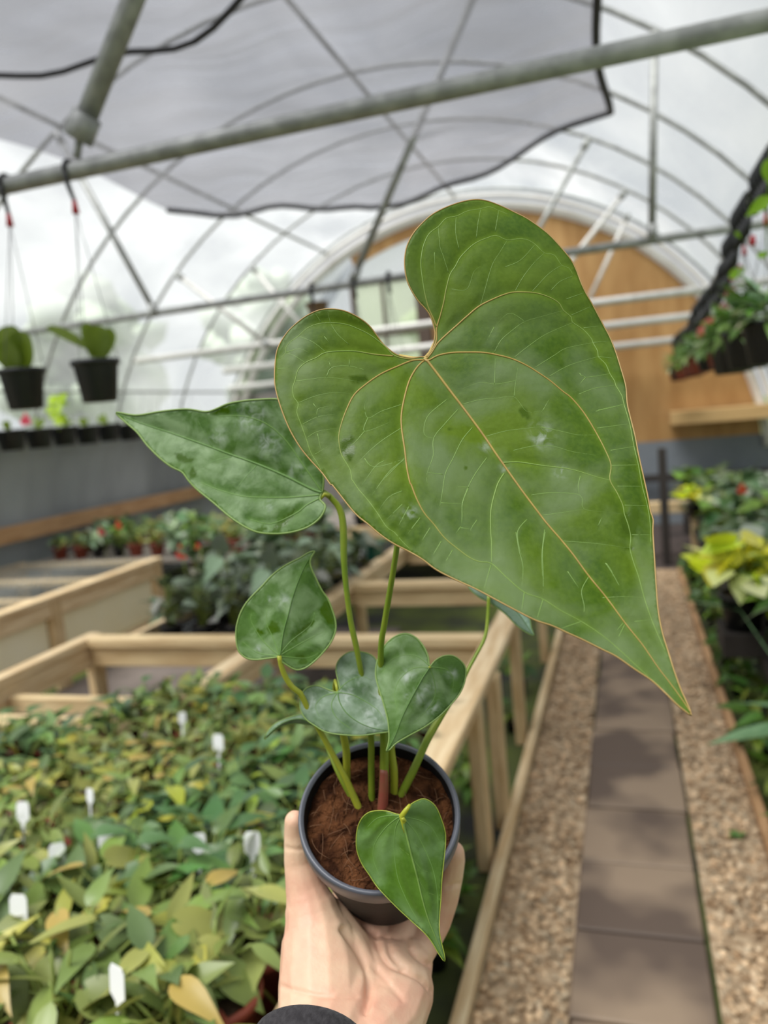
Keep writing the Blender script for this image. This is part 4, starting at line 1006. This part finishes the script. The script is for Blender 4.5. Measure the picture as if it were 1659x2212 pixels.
big_f = [c4(l) for l in (
    [(700, 520), (590, 640), (485, 775), (480, 930), (445, 1030), (420, 1130), (450, 1280)], [(830, 680), (740, 790), (660, 950), (590, 1090), (565, 1240), (545, 1350), (500, 1540)],
    [(960, 950), (860, 1090), (790, 1220), (740, 1360), (740, 1480), (725, 1570)], [(600, 430), (430, 580), (400, 740), (485, 775)],
    [(745, 470), (900, 430), (1060, 415), (1205, 405), (1320, 535), (1450, 530), (1470, 560), (1445, 670)], [(1205, 405), (1220, 260), (1240, 140)],
    [(1220, 260), (1040, 290), (900, 275), (720, 340)], [(950, 760), (1130, 710), (1290, 690), (1445, 675), (1640, 715)], [(550, 1355), (740, 1362)], [(1030, 290), (1035, 60)],
    [(565, 1100), (430, 1080)], [(800, 1215), (700, 1210)])] + [c5(l) for l in (
    [(370, 260), (560, 300), (700, 330), (860, 330)], [(280, 870), (450, 850), (715, 870), (750, 990), (940, 1020), (1115, 1040)], [(560, 1280), (880, 1305), (1130, 1340), (1170, 1340)],
    [(120, 470), (300, 430), (470, 430), (650, 480), (850, 510)], [(720, 700), (700, 790), (715, 870)], [(1000, 605), (1240, 598)], [(1050, 790), (1270, 790)], [(990, 470), (1220, 430)], [(870, 270), (1150, 232)],
    [(880, 110), (1110, 55)], [(1115, 960), (1320, 965)], [(1180, 1225), (1350, 1225)], [(390, 1050), (560, 1025), (750, 995)], [(380, 120), (440, 10)], [(400, 1180), (375, 1400), (380, 1600)], [(240, 1090), (160, 1190), (170, 1330), (200, 1420)],
    [(950, 1480), (1000, 1550), (1030, 1650)], [(880, 1145), (920, 1050)])] + [c1(l) for l in (
    [(545, 490), (515, 340), (520, 195)], [(450, 700), (400, 540), (375, 470), (360, 290)], [(735, 1000), (770, 880), (840, 640), (910, 520), (975, 415)], [(1045, 870), (1120, 740), (1220, 610), (1310, 525)],
    [(860, 1420), (920, 1310), (1020, 1220), (1135, 1140), (1300, 1090), (1480, 1040)], [(1135, 1140), (995, 1065), (860, 1190)], [(1035, 1465), (1180, 1350), (1330, 1250), (1560, 1150)], [(960, 650), (1095, 590), (1225, 450)],
    [(700, 390), (715, 260), (740, 130)], [(1200, 870), (1350, 710), (1465, 635)], [(480, 850), (615, 850), (680, 690), (750, 640)], [(325, 520), (330, 700)], [(870, 330), (900, 145)], [(1370, 860), (1450, 780), (1570, 730)], [(860, 1190), (790, 1320)])] + [c2_(l) for l in (
    [(260, 1260), (450, 1140), (570, 1070), (835, 1015)], [(400, 1350), (600, 1240), (880, 1155)], [(700, 1320), (760, 1360), (1000, 1325)], [(690, 1530), (850, 1470), (1055, 1440)], [(570, 580), (740, 520)], [(620, 740), (800, 660)], [(860, 1700), (1130, 1635)], [(760, 1360), (700, 1430)],
    [(740, 870), (880, 850)], [(835, 1015), (980, 1000)], [(885, 1155), (1040, 1170)])] + [c3(l) for l in (
    [(515, 460), (400, 370), (270, 315)], [(720, 390), (620, 300), (555, 200)], [(330, 555), (230, 490), (155, 465)], [(155, 465), (280, 430), (370, 470)], [(270, 915), (400, 860), (550, 825), (680, 825), (760, 840)], [(240, 720), (400, 700), (520, 685), (700, 705), (870, 740)],
    [(520, 685), (565, 600), (725, 585), (930, 640)], [(300, 1110), (440, 1040), (600, 1015)], [(345, 1230), (440, 1170), (620, 1140)], [(1190, 930), (1010, 990), (890, 1050), (860, 940), (880, 880)], [(890, 1050), (860, 1170), (1080, 1090)],
    [(1190, 1140), (1020, 1250), (900, 1350), (735, 1520)], [(860, 1410), (950, 1490), (1210, 1420)], [(1220, 1410), (1100, 1530), (980, 1655)], [(440, 1040), (440, 970), (560, 940)], [(400, 920), (440, 970)], [(270, 315), (180, 390)], [(500, 320), (550, 380)],
    [(860, 1170), (770, 1270), (670, 1340)], [(410, 1380), (540, 1300)], [(440, 1190), (470, 1340)], [(85, 610), (180, 600)], [(470, 190), (420, 110)], [(555, 200), (530, 95)], [(560, 600), (540, 540)], [(725, 585), (725, 520)])] + [c6(l) for l in (
    [(720, 180), (600, 270), (490, 410), (400, 545)], [(700, 460), (580, 515), (475, 655)], [(860, 700), (720, 880)], [(950, 790), (860, 930)], [(760, 600), (635, 830)], [(1050, 910), (960, 1060)], [(1290, 440), (1240, 570), (1235, 690), (1225, 780)],
    [(540, 190), (460, 240), (330, 420)], [(700, 580), (545, 730)], [(1225, 780), (1170, 850)], [(1370, 720), (1315, 800), (1310, 850)], [(1225, 790), (1315, 800)], [(1150, 990), (1080, 1110)])] + [c7(l) for l in (
    [(590, 0), (570, 130), (575, 300), (575, 470)], [(900, 320), (850, 420), (870, 540), (850, 640)], [(380, 0), (400, 120), (430, 250), (420, 400)], [(1000, 470), (1160, 460), (1300, 470)], [(1020, 220), (1080, 310), (1160, 460)], [(1230, 640), (1350, 625)],
    [(200, 235), (150, 410)], [(440, 430), (420, 560)], [(575, 480), (530, 620)], [(850, 640), (700, 690)], [(750, 280), (830, 400)], [(1160, 660), (1090, 800)], [(1150, 650), (1105, 700)])]
def big_depth(x, y, dm, sg):
    s_ = np.clip((y-560)/400., 0, 1)
    D = .463-.085*(np.clip(y-700, 0, None)/760.)**1.15+.004*np.clip((700-y)/260., 0, 1)   # upper lobes upright, tip swings to the camera
    D = D-.020*(dm/300.)**1.15*np.where(sg > 0, 1.0, .55)
    D = D+.034*np.clip((dm-110)/300, 0, 1)**2
    D = D+.0012*np.sin(x/70.+y/95.)*np.clip(dm/200, 0, 1)
    return D
def big_sheen(x, y):
    # sky sheen painted into the leaf colour, less on the upper lobe and along the outer right strip beyond the arched veins
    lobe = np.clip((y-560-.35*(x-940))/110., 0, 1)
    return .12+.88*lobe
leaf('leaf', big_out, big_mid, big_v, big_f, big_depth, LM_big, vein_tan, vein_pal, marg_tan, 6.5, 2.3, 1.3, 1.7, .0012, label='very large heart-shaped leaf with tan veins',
     wet=[(1362, 1128, 20, 32, .2), (1361, 1184, 9, 4, 0), (752, 968, 16, 26, 0), (775, 818, 20, 7, 0), (1133, 893, 14, 8, .8), (970, 928, 6, 3, 0), (1006, 1012, 6, 3, 0)], stain=[(885, 1108, 14), (1170, 940, 22), (1050, 965, 10), (1210, 1020, 12), (1090, 1010, 9)], mid_r=3.2, seed=2, qw=16, sheen_mask=big_sheen, tails=[.55, .30, .25, .10, .12, .08, .45, .42, -1, -1], vcol=((.42, .29, .07), (.24, .37, .08)))
# knob where the veins meet
b = MB(); pk = P(918, 777, .4585); b.ico(pk, .0022, 2, (1.3, 1, 1)); b.tube([pk, P(930, 762, .4600), P(938, 742, .4615)], [.0017, .0014, .0010], 8); b.tube([pk, P(893, 775, .459), P(862, 768, .460)], [.0017, .0013, .0009], 8)
b.build('leaf_joint', mat('leaf_joint_yellow', (.55, .42, .10), .45, trans=.1), FP_ROOT)

# ---- left pointed leaf
cl = lambda p: crop(240, 840, 3.1904, p)
o2 = cl([(35, 165), (130, 178), (200, 180), (350, 155), (520, 140), (650, 158), (720, 140), (800, 105), (900, 85), (1000, 75), (1150, 72), (1250, 110), (1350, 220), (1420, 350), (1455, 500), (1465, 640), (1455, 712), (1440, 745), (1440, 765), (1475, 800), (1470, 840), (1430, 900), (1340, 960), (1200, 995), (1050, 995), (950, 965), (830, 890), (700, 780), (600, 700), (540, 640), (490, 575), (420, 540), (340, 480), (250, 390), (180, 300), (100, 230)])
m2 = cl([(1455, 715), (1380, 690), (1200, 600), (1000, 515), (830, 455), (750, 425), (600, 370), (400, 300), (200, 235), (60, 175)])
v2_ = [cl([(1450, 705), (1370, 590), (1300, 490), (1240, 400), (1180, 330), (1100, 260), (1000, 210), (880, 185), (740, 190)]), cl([(1440, 730), (1200, 750), (950, 745), (820, 720), (700, 680), (620, 645)]), cl([(1435, 755), (1350, 800), (1270, 860), (1100, 930), (960, 900)])]
f2_ = [cl([(830, 470), (700, 500), (590, 560)]), cl([(1000, 530), (900, 640), (850, 720)]), cl([(700, 400), (640, 300), (600, 220)])]
def d2(x, y, dm, sg): return .553+.00006*(696-x)-.00010*dm*np.where(sg > 0, .2, 1.2)+.0012*np.sin(x/33.+1)*np.clip(dm/60, 0, 1)
leaf('leaf', o2, m2, v2_, f2_, d2, LM_dark, vein_grn, vein_grn, marg_grn, 6., 2.4, 1.2, 2.2, .0012, label='long pointed leaf reaching left',
     wet=[(399, 991, 22, 8, .3), (416, 1022, 9, 12, 0), (612, 1128, 36, 8, -.75), (566, 1143, 14, 5, 0), (470, 884, 30, 10, 0)], stain=[(545, 905, 30), (470, 945, 18), (580, 1091, 10), (640, 1020, 15), (580, 960, 25)], mid_r=3.0, seed=3)
# ---- small upright leaf
cs = lambda p: crop(480, 1170, 5.53, p)
o3 = cs([(1105, 115), (1040, 130), (940, 190), (820, 250), (700, 320), (580, 420), (470, 540), (360, 650), (270, 760), (210, 880), (170, 1030), (170, 1180), (200, 1310), (290, 1390), (400, 1410), (540, 1395), (650, 1380), (690, 1372), (712, 1430), (780, 1480), (880, 1530), (990, 1510), (1100, 1430), (1200, 1330), (1300, 1200), (1355, 1060), (1350, 930), (1310, 800), (1260, 680), (1190, 580), (1120, 440), (1070, 330), (1050, 240), (1070, 175)])
m3 = cs([(688, 1366), (730, 1080), (790, 860), (860, 600), (980, 300), (1060, 180)])
v3_ = [cs(l) for l in ([(685, 1360), (600, 1130), (540, 1000), (530, 820)], [(680, 1360), (500, 1200), (350, 960), (350, 860)], [(680, 1368), (430, 1330), (250, 1200)], [(692, 1340), (830, 1180), (1050, 1000), (1100, 850)], [(695, 1355), (1000, 1180), (1200, 1080)], [(700, 1370), (1000, 1390), (1150, 1330)])]
def d3(x, y, dm, sg): return .545+.00008*(1418-y)*.5+.00012*dm-.0000006*dm*dm
leaf('leaf', o3, m3, v3_, [], d3, LM_dark, vein_grn, vein_grn, marg_grn, 5., 1.6, 1., 2., .0009, label='small upright leaf with dark wet spots',
     wet=[(591, 1356, 13, 14, 0), (561, 1365, 9, 5, .3), (654, 1363, 32, 6, -.75), (708, 1323, 13, 27, -.25), (654, 1428, 9, 9, 0), (648, 1418, 12, 5, 0)], stain=[(612, 1299, 14), (558, 1402, 8), (580, 1295, 6)], mid_r=1.5, seed=4)
# ---- two leaves over the pot
cm = lambda p: crop(560, 1360, 3.456, p)
o4 = cm([(580, 467), (520, 450), (440, 420), (380, 425), (330, 460), (305, 530), (310, 600), (350, 670), (420, 720), (500, 765), (620, 785), (760, 790), (880, 775), (975, 762), (1010, 750), (975, 660), (945, 520), (905, 380), (878, 240), (830, 187), (750, 165), (670, 170), (600, 220), (573, 290), (588, 380), (602, 445)])
m4 = cm([(585, 466), (600, 540), (650, 620), (740, 690), (850, 735), (980, 755)])
v4_ = [cm(l) for l in ([(588, 470), (700, 490), (830, 560), (900, 620), (940, 700)], [(582, 470), (480, 500), (420, 570), (450, 650)], [(590, 455), (660, 390), (760, 350), (840, 380)], [(583, 468), (540, 560), (580, 660), (700, 750)])]
def d4(x, y, dm, sg): return .552+.00018*(1500-y)*.6+.00010*dm
leaf('leaf', o4, m4, v4_, [], d4, LM_blue, vein_grn, vein_grn, marg_grn, 5., 1.5, 1., 1.5, .0008, label='bluish dusty leaf lying across the pot',
     stain=[(806, 1545, 26), (680, 1520, 18), (760, 1478, 26), (745, 1505, 20), (800, 1565, 24), (705, 1578, 8), (820, 1500, 20)], mid_r=1.2, seed=5)
o5 = cm([(1275, 277), (1310, 235), (1370, 200), (1440, 195), (1500, 230), (1540, 290), (1535, 380), (1500, 470), (1430, 560), (1340, 650), (1230, 730), (1120, 790), (1020, 850), (975, 895), (948, 912), (962, 860), (970, 800), (960, 680), (930, 560), (900, 460), (870, 350), (880, 240), (930, 130), (1000, 60), (1090, 30), (1170, 60), (1230, 130), (1262, 205), (1268, 250)])
m5 = cm([(1273, 280), (1220, 360), (1180, 430), (1100, 580), (1055, 680), (1010, 800), (955, 902)])
v5_ = [cm(l) for l in ([(1270, 285), (1150, 290), (1050, 370), (1010, 480), (1030, 600)], [(1276, 285), (1310, 400), (1310, 500), (1250, 600), (1150, 700)], [(1280, 280), (1400, 300), (1450, 380), (1430, 500)], [(1270, 270), (1180, 200), (1080, 190), (970, 240), (920, 330)])]
def d5(x, y, dm, sg): return .535+.00012*(1500-y)*.6+.00012*dm
leaf('leaf', o5, m5, v5_, [], d5, LM_dark, vein_grn, vein_grn, marg_grn, 5., 1.5, 1., 1.8, .0011, label='mid green leaf above the right side of the pot',
     stain=[(880, 1460, 14), (925, 1480, 16), (905, 1505, 14), (880, 1503, 6), (935, 1530, 14), (975, 1455, 12)], mid_r=1.3, seed=6)
# ---- front leaf
cf = lambda p: crop(700, 1700, 4.879, p)
o6 = cf([(800, 292), (760, 285), (660, 255), (560, 250), (470, 270), (400, 330), (355, 430), (340, 560), (350, 680), (400, 810), (480, 930), (560, 1050), (680, 1180), (800, 1300), (930, 1420), (1060, 1540), (1140, 1640), (1210, 1760), (1270, 1838), (1268, 1770), (1237, 1640), (1215, 1520), (1215, 1380), (1230, 1200), (1240, 1000), (1260, 800), (1278, 620), (1277, 480), (1240, 350), (1190, 230), (1130, 160), (1050, 125), (970, 150), (900, 195), (850, 250)])
m6 = cf([(820, 305), (860, 480), (920, 720), (980, 950), (1040, 1200), (1100, 1400), (1180, 1600), (1262, 1810)])
v6_ = [cf(l) for l in ([(812, 315), (765, 400), (745, 500), (742, 650), (750, 800), (790, 1000), (900, 1250), (1000, 1420)], [(805, 310), (740, 350), (650, 430), (560, 550), (520, 660), (525, 780), (590, 950)], [(830, 325), (900, 400), (980, 500), (1090, 720), (1160, 920), (1195, 1150), (1200, 1400)], [(835, 315), (1000, 350), (1130, 430), (1210, 560)], [(800, 300), (700, 300), (560, 330), (450, 430)])]
def d6(x, y, dm, sg): return .500-.00003*(y-1763)+.00018*dm+.0008*np.sin(y/40.)*np.clip(dm/50, 0, 1)
leaf('leaf', o6, m6, v6_, [cf(l) for l in ([(925, 740), (1020, 860), (1110, 900)], [(980, 950), (1080, 1100), (1180, 1140)], [(860, 480), (900, 560), (1000, 640)], [(900, 720), (800, 640)])], d6, LM_young, vein_pal, vein_pal, mat('yellow_margin', (.42, .50, .07), .45, trans=.25), 5., 1.8, 1.0, 1.3, .0030, label='glossy young leaf hanging in front of the pot', mid_r=2.6, seed=7, qw=20)
b = MB(); b.tube([P(886, 1738, .4985), P(877, 1750, .498), P(868, 1762, .4985), P(872, 1785, .4995), P(876, 1810, .5005)], [.0010, .0016, .0019, .0011, .0005], 8)
b.build('leaf_joint', vein_yel, FP_ROOT)
# ---- pale back leaf, seen from its underside, and the narrow curled leaf
o7 = [(1012, 1266), (1035, 1290), (1060, 1303), (1090, 1325), (1115, 1350), (1137, 1366), (1153, 1372), (1148, 1357), (1144, 1335), (1136, 1316), (1120, 1290), (1080, 1262), (1040, 1248)]
LM_pale = leaf_material('pale_underside', (.26, .40, .30), (.36, .50, .40), (.45, .58, .50), .5, .5, .5, .2)
leaf('leaf', o7, [(1056, 1262), (1090, 1290), (1120, 1325), (1150, 1369)], [], [], lambda x, y, dm, sg: .62+.0002*dm, LM_pale, vein_grn, vein_grn, marg_grn, 4., 1., 1., 1.2, .0003, label='pale back of a leaf peeping from behind the big leaf', seed=8)
o8 = [(572, 1597), (577, 1582), (595, 1563), (624, 1550), (655, 1543), (678, 1552), (690, 1572), (668, 1566), (632, 1563), (600, 1573)]
leaf('leaf', o8, [(688, 1570), (650, 1553), (610, 1562), (576, 1590)], [], [], lambda x, y, dm, sg: .60+.0003*dm, LM_blue, vein_grn, vein_grn, marg_grn, 4., 1., 1., 1.2, .0003, label='narrow edge-on leaf at the left of the pot', seed=9)

# ---- petioles
AXc = np.array((.045, .755, .654)); AXc /= np.linalg.norm(AXc); PCc = np.array([(819-CX)/F, (1757-CY)/F, 1.])*.562
def soilD(px, py):
    r = np.array([(px-CX)/F, (py-CY)/F, 1.]); return (PCc@AXc+.0085)/(r@AXc)
pet = mat('petiole_green', (.19, .29, .02), .4, col2=(.27, .34, .03), nscale=60, trans=.12)
pet_y = mat('petiole_yellow', (.45, .46, .04), .4, col2=(.38, .42, .04), nscale=60, trans=.12)
pet_r = mat('petiole_red_base', (.30, .07, .05), .45, col2=(.22, .11, .05), nscale=40)
def stem(pts, rpx, m=pet, lab=None):
    n = len(pts); p = np.array(pts, float)
    q = catmull(np.array([[a, b_, d*1000] for a, b_, d in p]), 12.)
    rad = np.interp(np.linspace(0, n-1, len(q)), range(n), rpx)
    if pts[-1][1] > 1690:
        w_ = np.clip((q[:, 1]-1500)/(pts[-1][1]-1500), 0, 1)
        q[:, 2] += w_*((soilD(*pts[-1][:2])+.004)-pts[-1][2])*1000
    o = MB().tube([P(a, b_, d/1000) for a, b_, d in q], [r*d/1000/F for r, (_, _, d) in zip(rad, q)], 10).build('leaf_stalk', m, FP_ROOT)
    if lab: o['label'] = lab
    return o
stem([(916, 781, .4635), (905, 860, .480), (890, 980, .500), (868, 1110, .515), (857, 1185, .522), (845, 1260, .530), (830, 1350, .540), (823, 1400, .546), (824, 1500, .560), (830, 1606, .572), (829, 1700, .582), (826, 1752, .588)], [5, 5, 5.5, 6, 6, 6.2, 6.5, 6.5, 7, 8.5, 10, 11], pet)
stem([(829.5, 1660, .5785), (829, 1700, .582), (826, 1755, .589)], [9.5, 10.8, 12.5], pet_r, 'reddish base of the tallest stalk')
stem([(697, 1062, .5545), (712, 1072, .556), (727, 1088, .557), (738, 1112, .557), (742, 1150, .556), (743, 1210, .555), (749, 1280, .556), (758, 1345, .558), (770, 1400, .560), (785, 1480, .566), (798, 1560, .572), (801.6, 1600, .575), (802, 1660, .581), (803, 1740, .588)], [6, 7.5, 8, 7, 6, 6, 6.5, 6, 6.2, 6.5, 7, 7, 7, 8], pet)
stem([(692, 1078, .5525), (700, 1068, .5535), (712, 1072, .555)], [3, 5, 5], pet_y)
stem([(603, 1416, .5455), (608, 1440, .547), (618, 1465, .549), (632, 1485, .551), (648, 1497, .553), (670, 1540, .560), (690, 1577, .565), (722, 1635, .573), (745, 1678, .578), (762, 1716, .583), (782, 1762, .588)], [5, 6, 6.2, 6.2, 6.5, 6, 6, 6, 7, 8, 8.5], pet_y)
stem([(729, 1495, .5535), (724, 1470, .560), (723, 1500, .566), (736, 1560, .572), (742, 1589, .573), (748, 1620, .575), (749.5, 1668, .579), (752, 1700, .583)], [3, 4, 6, 7.5, 8, 8.5, 8, 6], pet_y)
stem([(929, 1441, .539), (915, 1450, .548), (880, 1520, .560), (852, 1590, .572), (845, 1617, .575), (851, 1664, .579), (851, 1725, .587)], [3, 4, 6, 7.5, 8, 8.5, 8], pet_y)
stem([(1056, 1285, .622), (1054, 1330, .620), (1048, 1375, .615), (1030, 1412, .610), (1012, 1445, .605), (990, 1490, .598), (945, 1560, .590), (922, 1600, .586), (893, 1664, .585), (861, 1727, .588)], [4, 4, 4, 4, 4.2, 6, 8.5, 8.5, 9, 9], pet)
stem([(870, 1768, .502), (884, 1786, .520), (880, 1786, .550), (868, 1775, .575)], [4, 5, 6, 6], pet_y)
stem([(689, 1571, .601), (700, 1600, .597), (730, 1670, .588), (768, 1740, .590)], [2.5, 3.5, 5, 6], pet)

# ---- pot and coir
AX = camdir((.045, .755, .654)); AX /= np.linalg.norm(AX)      # pot axis, mouth to base
PC = P(819, 1757, .562)
U_ = np.cross(AX, FAC); U_ /= np.linalg.norm(U_); V_ = np.cross(AX, U_)
RR = 347/2/F*.562*1.01; HP = .098
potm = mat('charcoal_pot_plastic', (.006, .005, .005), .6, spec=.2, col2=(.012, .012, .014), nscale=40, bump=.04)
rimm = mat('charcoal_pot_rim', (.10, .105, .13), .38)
prof = [(RR*.93, -.0005+.0), (RR*.955, -.0025), (RR*.985, -.0028), (RR, -.0005), (RR, .011), (RR*.985, .0125), (RR*.955, .0130), (RR*.95, .016), (RR*.70, HP-.006), (RR*.685, HP-.003), (RR*.66, HP), (.0005, HP)]
MB().lathe(prof[7:], 56, PC, U_, V_, AX).build('pot_body', potm, FP_ROOT)
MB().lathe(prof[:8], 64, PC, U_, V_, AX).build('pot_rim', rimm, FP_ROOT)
MB().lathe([(RR*.93, -.0005), (RR*.915, .003), (RR*.88, .03)], 56, PC, U_, V_, AX).build('pot_lining', potm, FP_ROOT)
coir = mat('coir_soil', (.035, .012, .005), .95, spec=.1, col2=(.155, .060, .024), nscale=75, detail=7, bump=1.0, bscale=260, lo=.38, hi=.66)
vs = []; fs = []; NR, NT = 34, 96
for i in range(NR+1):
    for j in range(NT):
        r = RR*.915*(i/NR); a = 2*math.pi*j/NT; x, y_ = r*math.cos(a), r*math.sin(a)
        h = mnoise.fractal(Vector((x*90, y_*90, 3.)), 1.0, 2.1, 4)*.0036+mnoise.noise(Vector((x*28, y_*28, 9.)))*.0030
        vs.append(PC+U_*x+V_*y_+AX*(.0085+h-.002*(1-(i/NR)**2)))
for i in range(NR):
    for j in range(NT): q = (j+1) % NT; fs.append((i*NT+j, i*NT+q, (i+1)*NT+q, (i+1)*NT+j))
MB().add(vs, fs).build('coir_soil', coir, FP_ROOT)
rr = random.Random(12); b = MB()
for k in range(110):
    r = RR*.88*math.sqrt(rr.random()); a = rr.uniform(0, 6.28); th = rr.uniform(0, 6.28); L_ = rr.uniform(.006, .022); pts = []
    x, y_ = r*math.cos(a), r*math.sin(a); z = .0065; cv = rr.uniform(-1.2, 1.2)
    for s in range(6):
        t = s/5
        if math.hypot(x, y_) > RR*.9: break
        pts.append(PC+U_*x+V_*y_+AX*(z-.0022*math.sin(math.pi*t)*rr.uniform(.5, 1.5))); th += cv/5; x += math.cos(th)*L_/5; y_ += math.sin(th)*L_/5
    if len(pts) > 2: b.tube(pts, .00017, 4)
b.build('coir_fibres', mat('coir_fibre', (.20, .095, .045), .8), FP_ROOT)['kind'] = 'stuff'

# ================================================================== PERSON: hand holding the pot
person = empty('person', tuple(P(780, 2150, .54))); tag(person, 'person\'s left hand in a dark sleeve holding up the potted plant', 'person')
caps = MB()
def capsule(p, q, ra, rb, seg=14):
    p = np.array(p); q = np.array(q); d = q-p; L_ = np.linalg.norm(d); d = d/(L_+1e-9)
    a = np.array([0, 0, 1.]) if abs(d[2]) < .9 else np.array([1., 0, 0]); u = np.cross(d, a); u /= np.linalg.norm(u); w = np.cross(d, u)
    rings = []
    for t in np.linspace(-math.pi/2, 0, 6): rings.append((p+d*ra*math.sin(t), max(1e-5, ra*math.cos(t))))
    for t in (.25, .5, .75): rings.append((p+d*L_*t, ra+(rb-ra)*t))
    for t in np.linspace(0, math.pi/2, 6): rings.append((q+d*rb*math.sin(t), max(1e-5, rb*math.cos(t))))
    vs = []; fs = []
    for c, r in rings:
        for j in range(seg): an = 2*math.pi*j/seg; vs.append(c+r*(math.cos(an)*u+math.sin(an)*w))
    for i in range(len(rings)-1):
        for j in range(seg): q_ = (j+1) % seg; fs.append((i*seg+j, i*seg+q_, (i+1)*seg+q_, (i+1)*seg+j))
    fs.append(tuple(range(seg))[::-1]); fs.append(tuple((len(rings)-1)*seg+j for j in range(seg)))
    caps.add(vs, fs)
def chain(pts):
    """pts: (px, py, distance, radius in px)"""
    for a, b_ in zip(pts[:-1], pts[1:]):
        capsule(P(*a[:3]), P(*b_[:3]), a[3]*a[2]/F, b_[3]*b_[2]/F)
chain([(637, 1774, .585, 23), (640, 1800, .588, 27), (646, 1862, .590, 33), (660, 1920, .588, 44), (675, 1975, .584, 60), (690, 2050, .574, 84), (697, 2120, .560, 96), (700, 2200, .540, 100)])
chain([(700, 2000, .590, 62), (740, 2060, .580, 66), (760, 2130, .568, 80)])
chain([(790, 2080, .586, 58), (835, 2110, .578, 74), (858, 2140, .570, 80), (835, 2200, .552, 82), (790, 2250, .530, 90)])
chain([(880, 2085, .588, 56), (862, 2140, .572, 74)])
chain([(745, 2035, .600, 36), (752, 1960, .620, 30), (742, 1890, .636, 28), (725, 1830, .640, 25)])
chain([(770, 2090, .590, 50), (805, 2035, .600, 34), (818, 1965, .619, 31), (822, 1890, .638, 29), (815, 1820, .650, 26)])
chain([(820, 2095, .588, 50), (862, 2035, .600, 33), (888, 1965, .618, 31), (902, 1890, .630, 29), (900, 1830, .632, 25)])
chain([(870, 2095, .585, 48), (912, 2050, .596, 32), (945, 1990, .606, 30), (962, 1940, .606, 29), (974, 1890, .602, 27), (979, 1858, .599, 26), (980, 1842, .597, 24)])
chain([(760, 2130, .568, 80), (720, 2220, .535, 100), (670, 2330, .495, 105), (655, 2480, .45, 105)])
chain([(835, 2200, .552, 82), (740, 2260, .525, 95)])
hand_me = None
tmp = caps.build('tmp_hand', mat('skin', (.72, .37, .26), .5, sss=.10, col2=(.84, .58, .40), nscale=22, bump=.06, bscale=350))
for o_, kind_, val in ():
    pass
md = tmp.modifiers.new('r', 'REMESH'); md.mode = 'VOXEL'; md.voxel_size = .00125
ms_ = tmp.modifiers.new('s', 'SMOOTH'); ms_.factor = .5; ms_.iterations = 6
bpy.context.view_layer.update()
dg = bpy.context.evaluated_depsgraph_get()
hand_me = bpy.data.meshes.new_from_object(tmp.evaluated_get(dg)); hand_me.name = 'hand'
bpy.data.objects.remove(tmp)
hand = bpy.data.objects.new('hand', hand_me); COL.objects.link(hand); hand.parent = person; hand.matrix_parent_inverse = world_inv(person)
hand_me.polygons.foreach_set('use_smooth', [True]*len(hand_me.polygons))
# creases of the palm, pressed into the surface that faces up
HV = np.zeros(len(hand_me.vertices)*3); hand_me.vertices.foreach_get('co', HV); HV = HV.reshape(-1, 3)
HN = np.zeros_like(HV); hand_me.vertex_normals.foreach_get('vector', HN.ravel()) if False else None
nn = np.zeros(len(HV)*3, np.float32); hand_me.vertex_normals.foreach_get('vector', nn); nn = nn.reshape(-1, 3)
cc_ = (HV-CAM)@R; px_ = np.stack([CX+F*cc_[:, 0]/cc_[:, 2], CY+F*cc_[:, 1]/cc_[:, 2]], 1)
facing = np.clip(((CAM-HV)/np.linalg.norm(CAM-HV, axis=1)[:, None]*nn).sum(1)*2, 0, 1)
front = cc_[:, 2] < .606
for ln, dp, wd in (([(742, 2008), (766, 2040), (786, 2075), (797, 2110), (797, 2150), (790, 2185)], .0034, 8), ([(812, 2020), (820, 2055), (838, 2082), (880, 2100), (915, 2120), (940, 2152)], .0030, 7),
                   ([(880, 2028), (892, 2055), (915, 2075), (955, 2098)], .0034, 7), ([(838, 2030), (846, 2062), (872, 2090)], .0026, 7), ([(598, 2128), (640, 2140), (700, 2152), (770, 2152)], .0012, 6),
                   ([(612, 1830), (640, 1836), (668, 1832)], .0007, 5), ([(800, 2080), (840, 2125), (870, 2160)], .0010, 6), ([(968, 1915), (984, 1912), (1000, 1908)], .0016, 6)):
    d_ = seg_dist(px_, to_segs([catmull(ln, 8.)])); k_ = np.exp(-(d_/wd)**2)*facing*front
    HV = HV-nn*(dp*k_)[:, None]
hand_me.vertices.foreach_set('co', HV.ravel()); hand_me.update()
# sleeve
s0 = P(672, 2252, .490); s1 = P(640, 2760, .40); sax = s1-s0; sl = np.linalg.norm(sax); sax /= sl
# the cuff mouth is cut square to a line that leans towards the hand
sz = sax; su = camdir((.985, .17, 0)); sv = camdir((.15, -.93, -.33))
slv = mat('charcoal_knit', (.030, .027, .030), .95, spec=.15, col2=(.048, .044, .048), nscale=300, sheen=.1, bump=.25, bscale=500)
vs = []; fs = []; NS = 40
prof = [(.0335, .006), (.0345, .0), (.0365, .0005), (.0372, .005), (.0375, .02), (.040, .05), (.044, .1), (.050, .17)]
for r, z in prof:
    for j in range(NS):
        a = 2*math.pi*j/NS; wz = z+(.0012*math.sin(5*a) if z > .01 else 0)
        vs.append(s0+su*r*math.cos(a)+sv*r*math.sin(a)*.9+sz*wz)
for i in range(len(prof)-1):
    for j in range(NS): q = (j+1) % NS; fs.append((i*NS+j, i*NS+q, (i+1)*NS+q, (i+1)*NS+j))
MB().add(vs, fs).build('sleeve', slv, person)
# drop prototypes that were never placed
for k, lst in protos.items():
    for i, pr in enumerate(lst):
        if (k, i) not in used:
            for ch in list(pr.children): bpy.data.objects.remove(ch)
            bpy.data.objects.remove(pr)
for ch in list(lp.children): bpy.data.objects.remove(ch)
bpy.data.objects.remove(lp)
for o in bpy.data.objects:
    if '_local' in o: del o['_local']
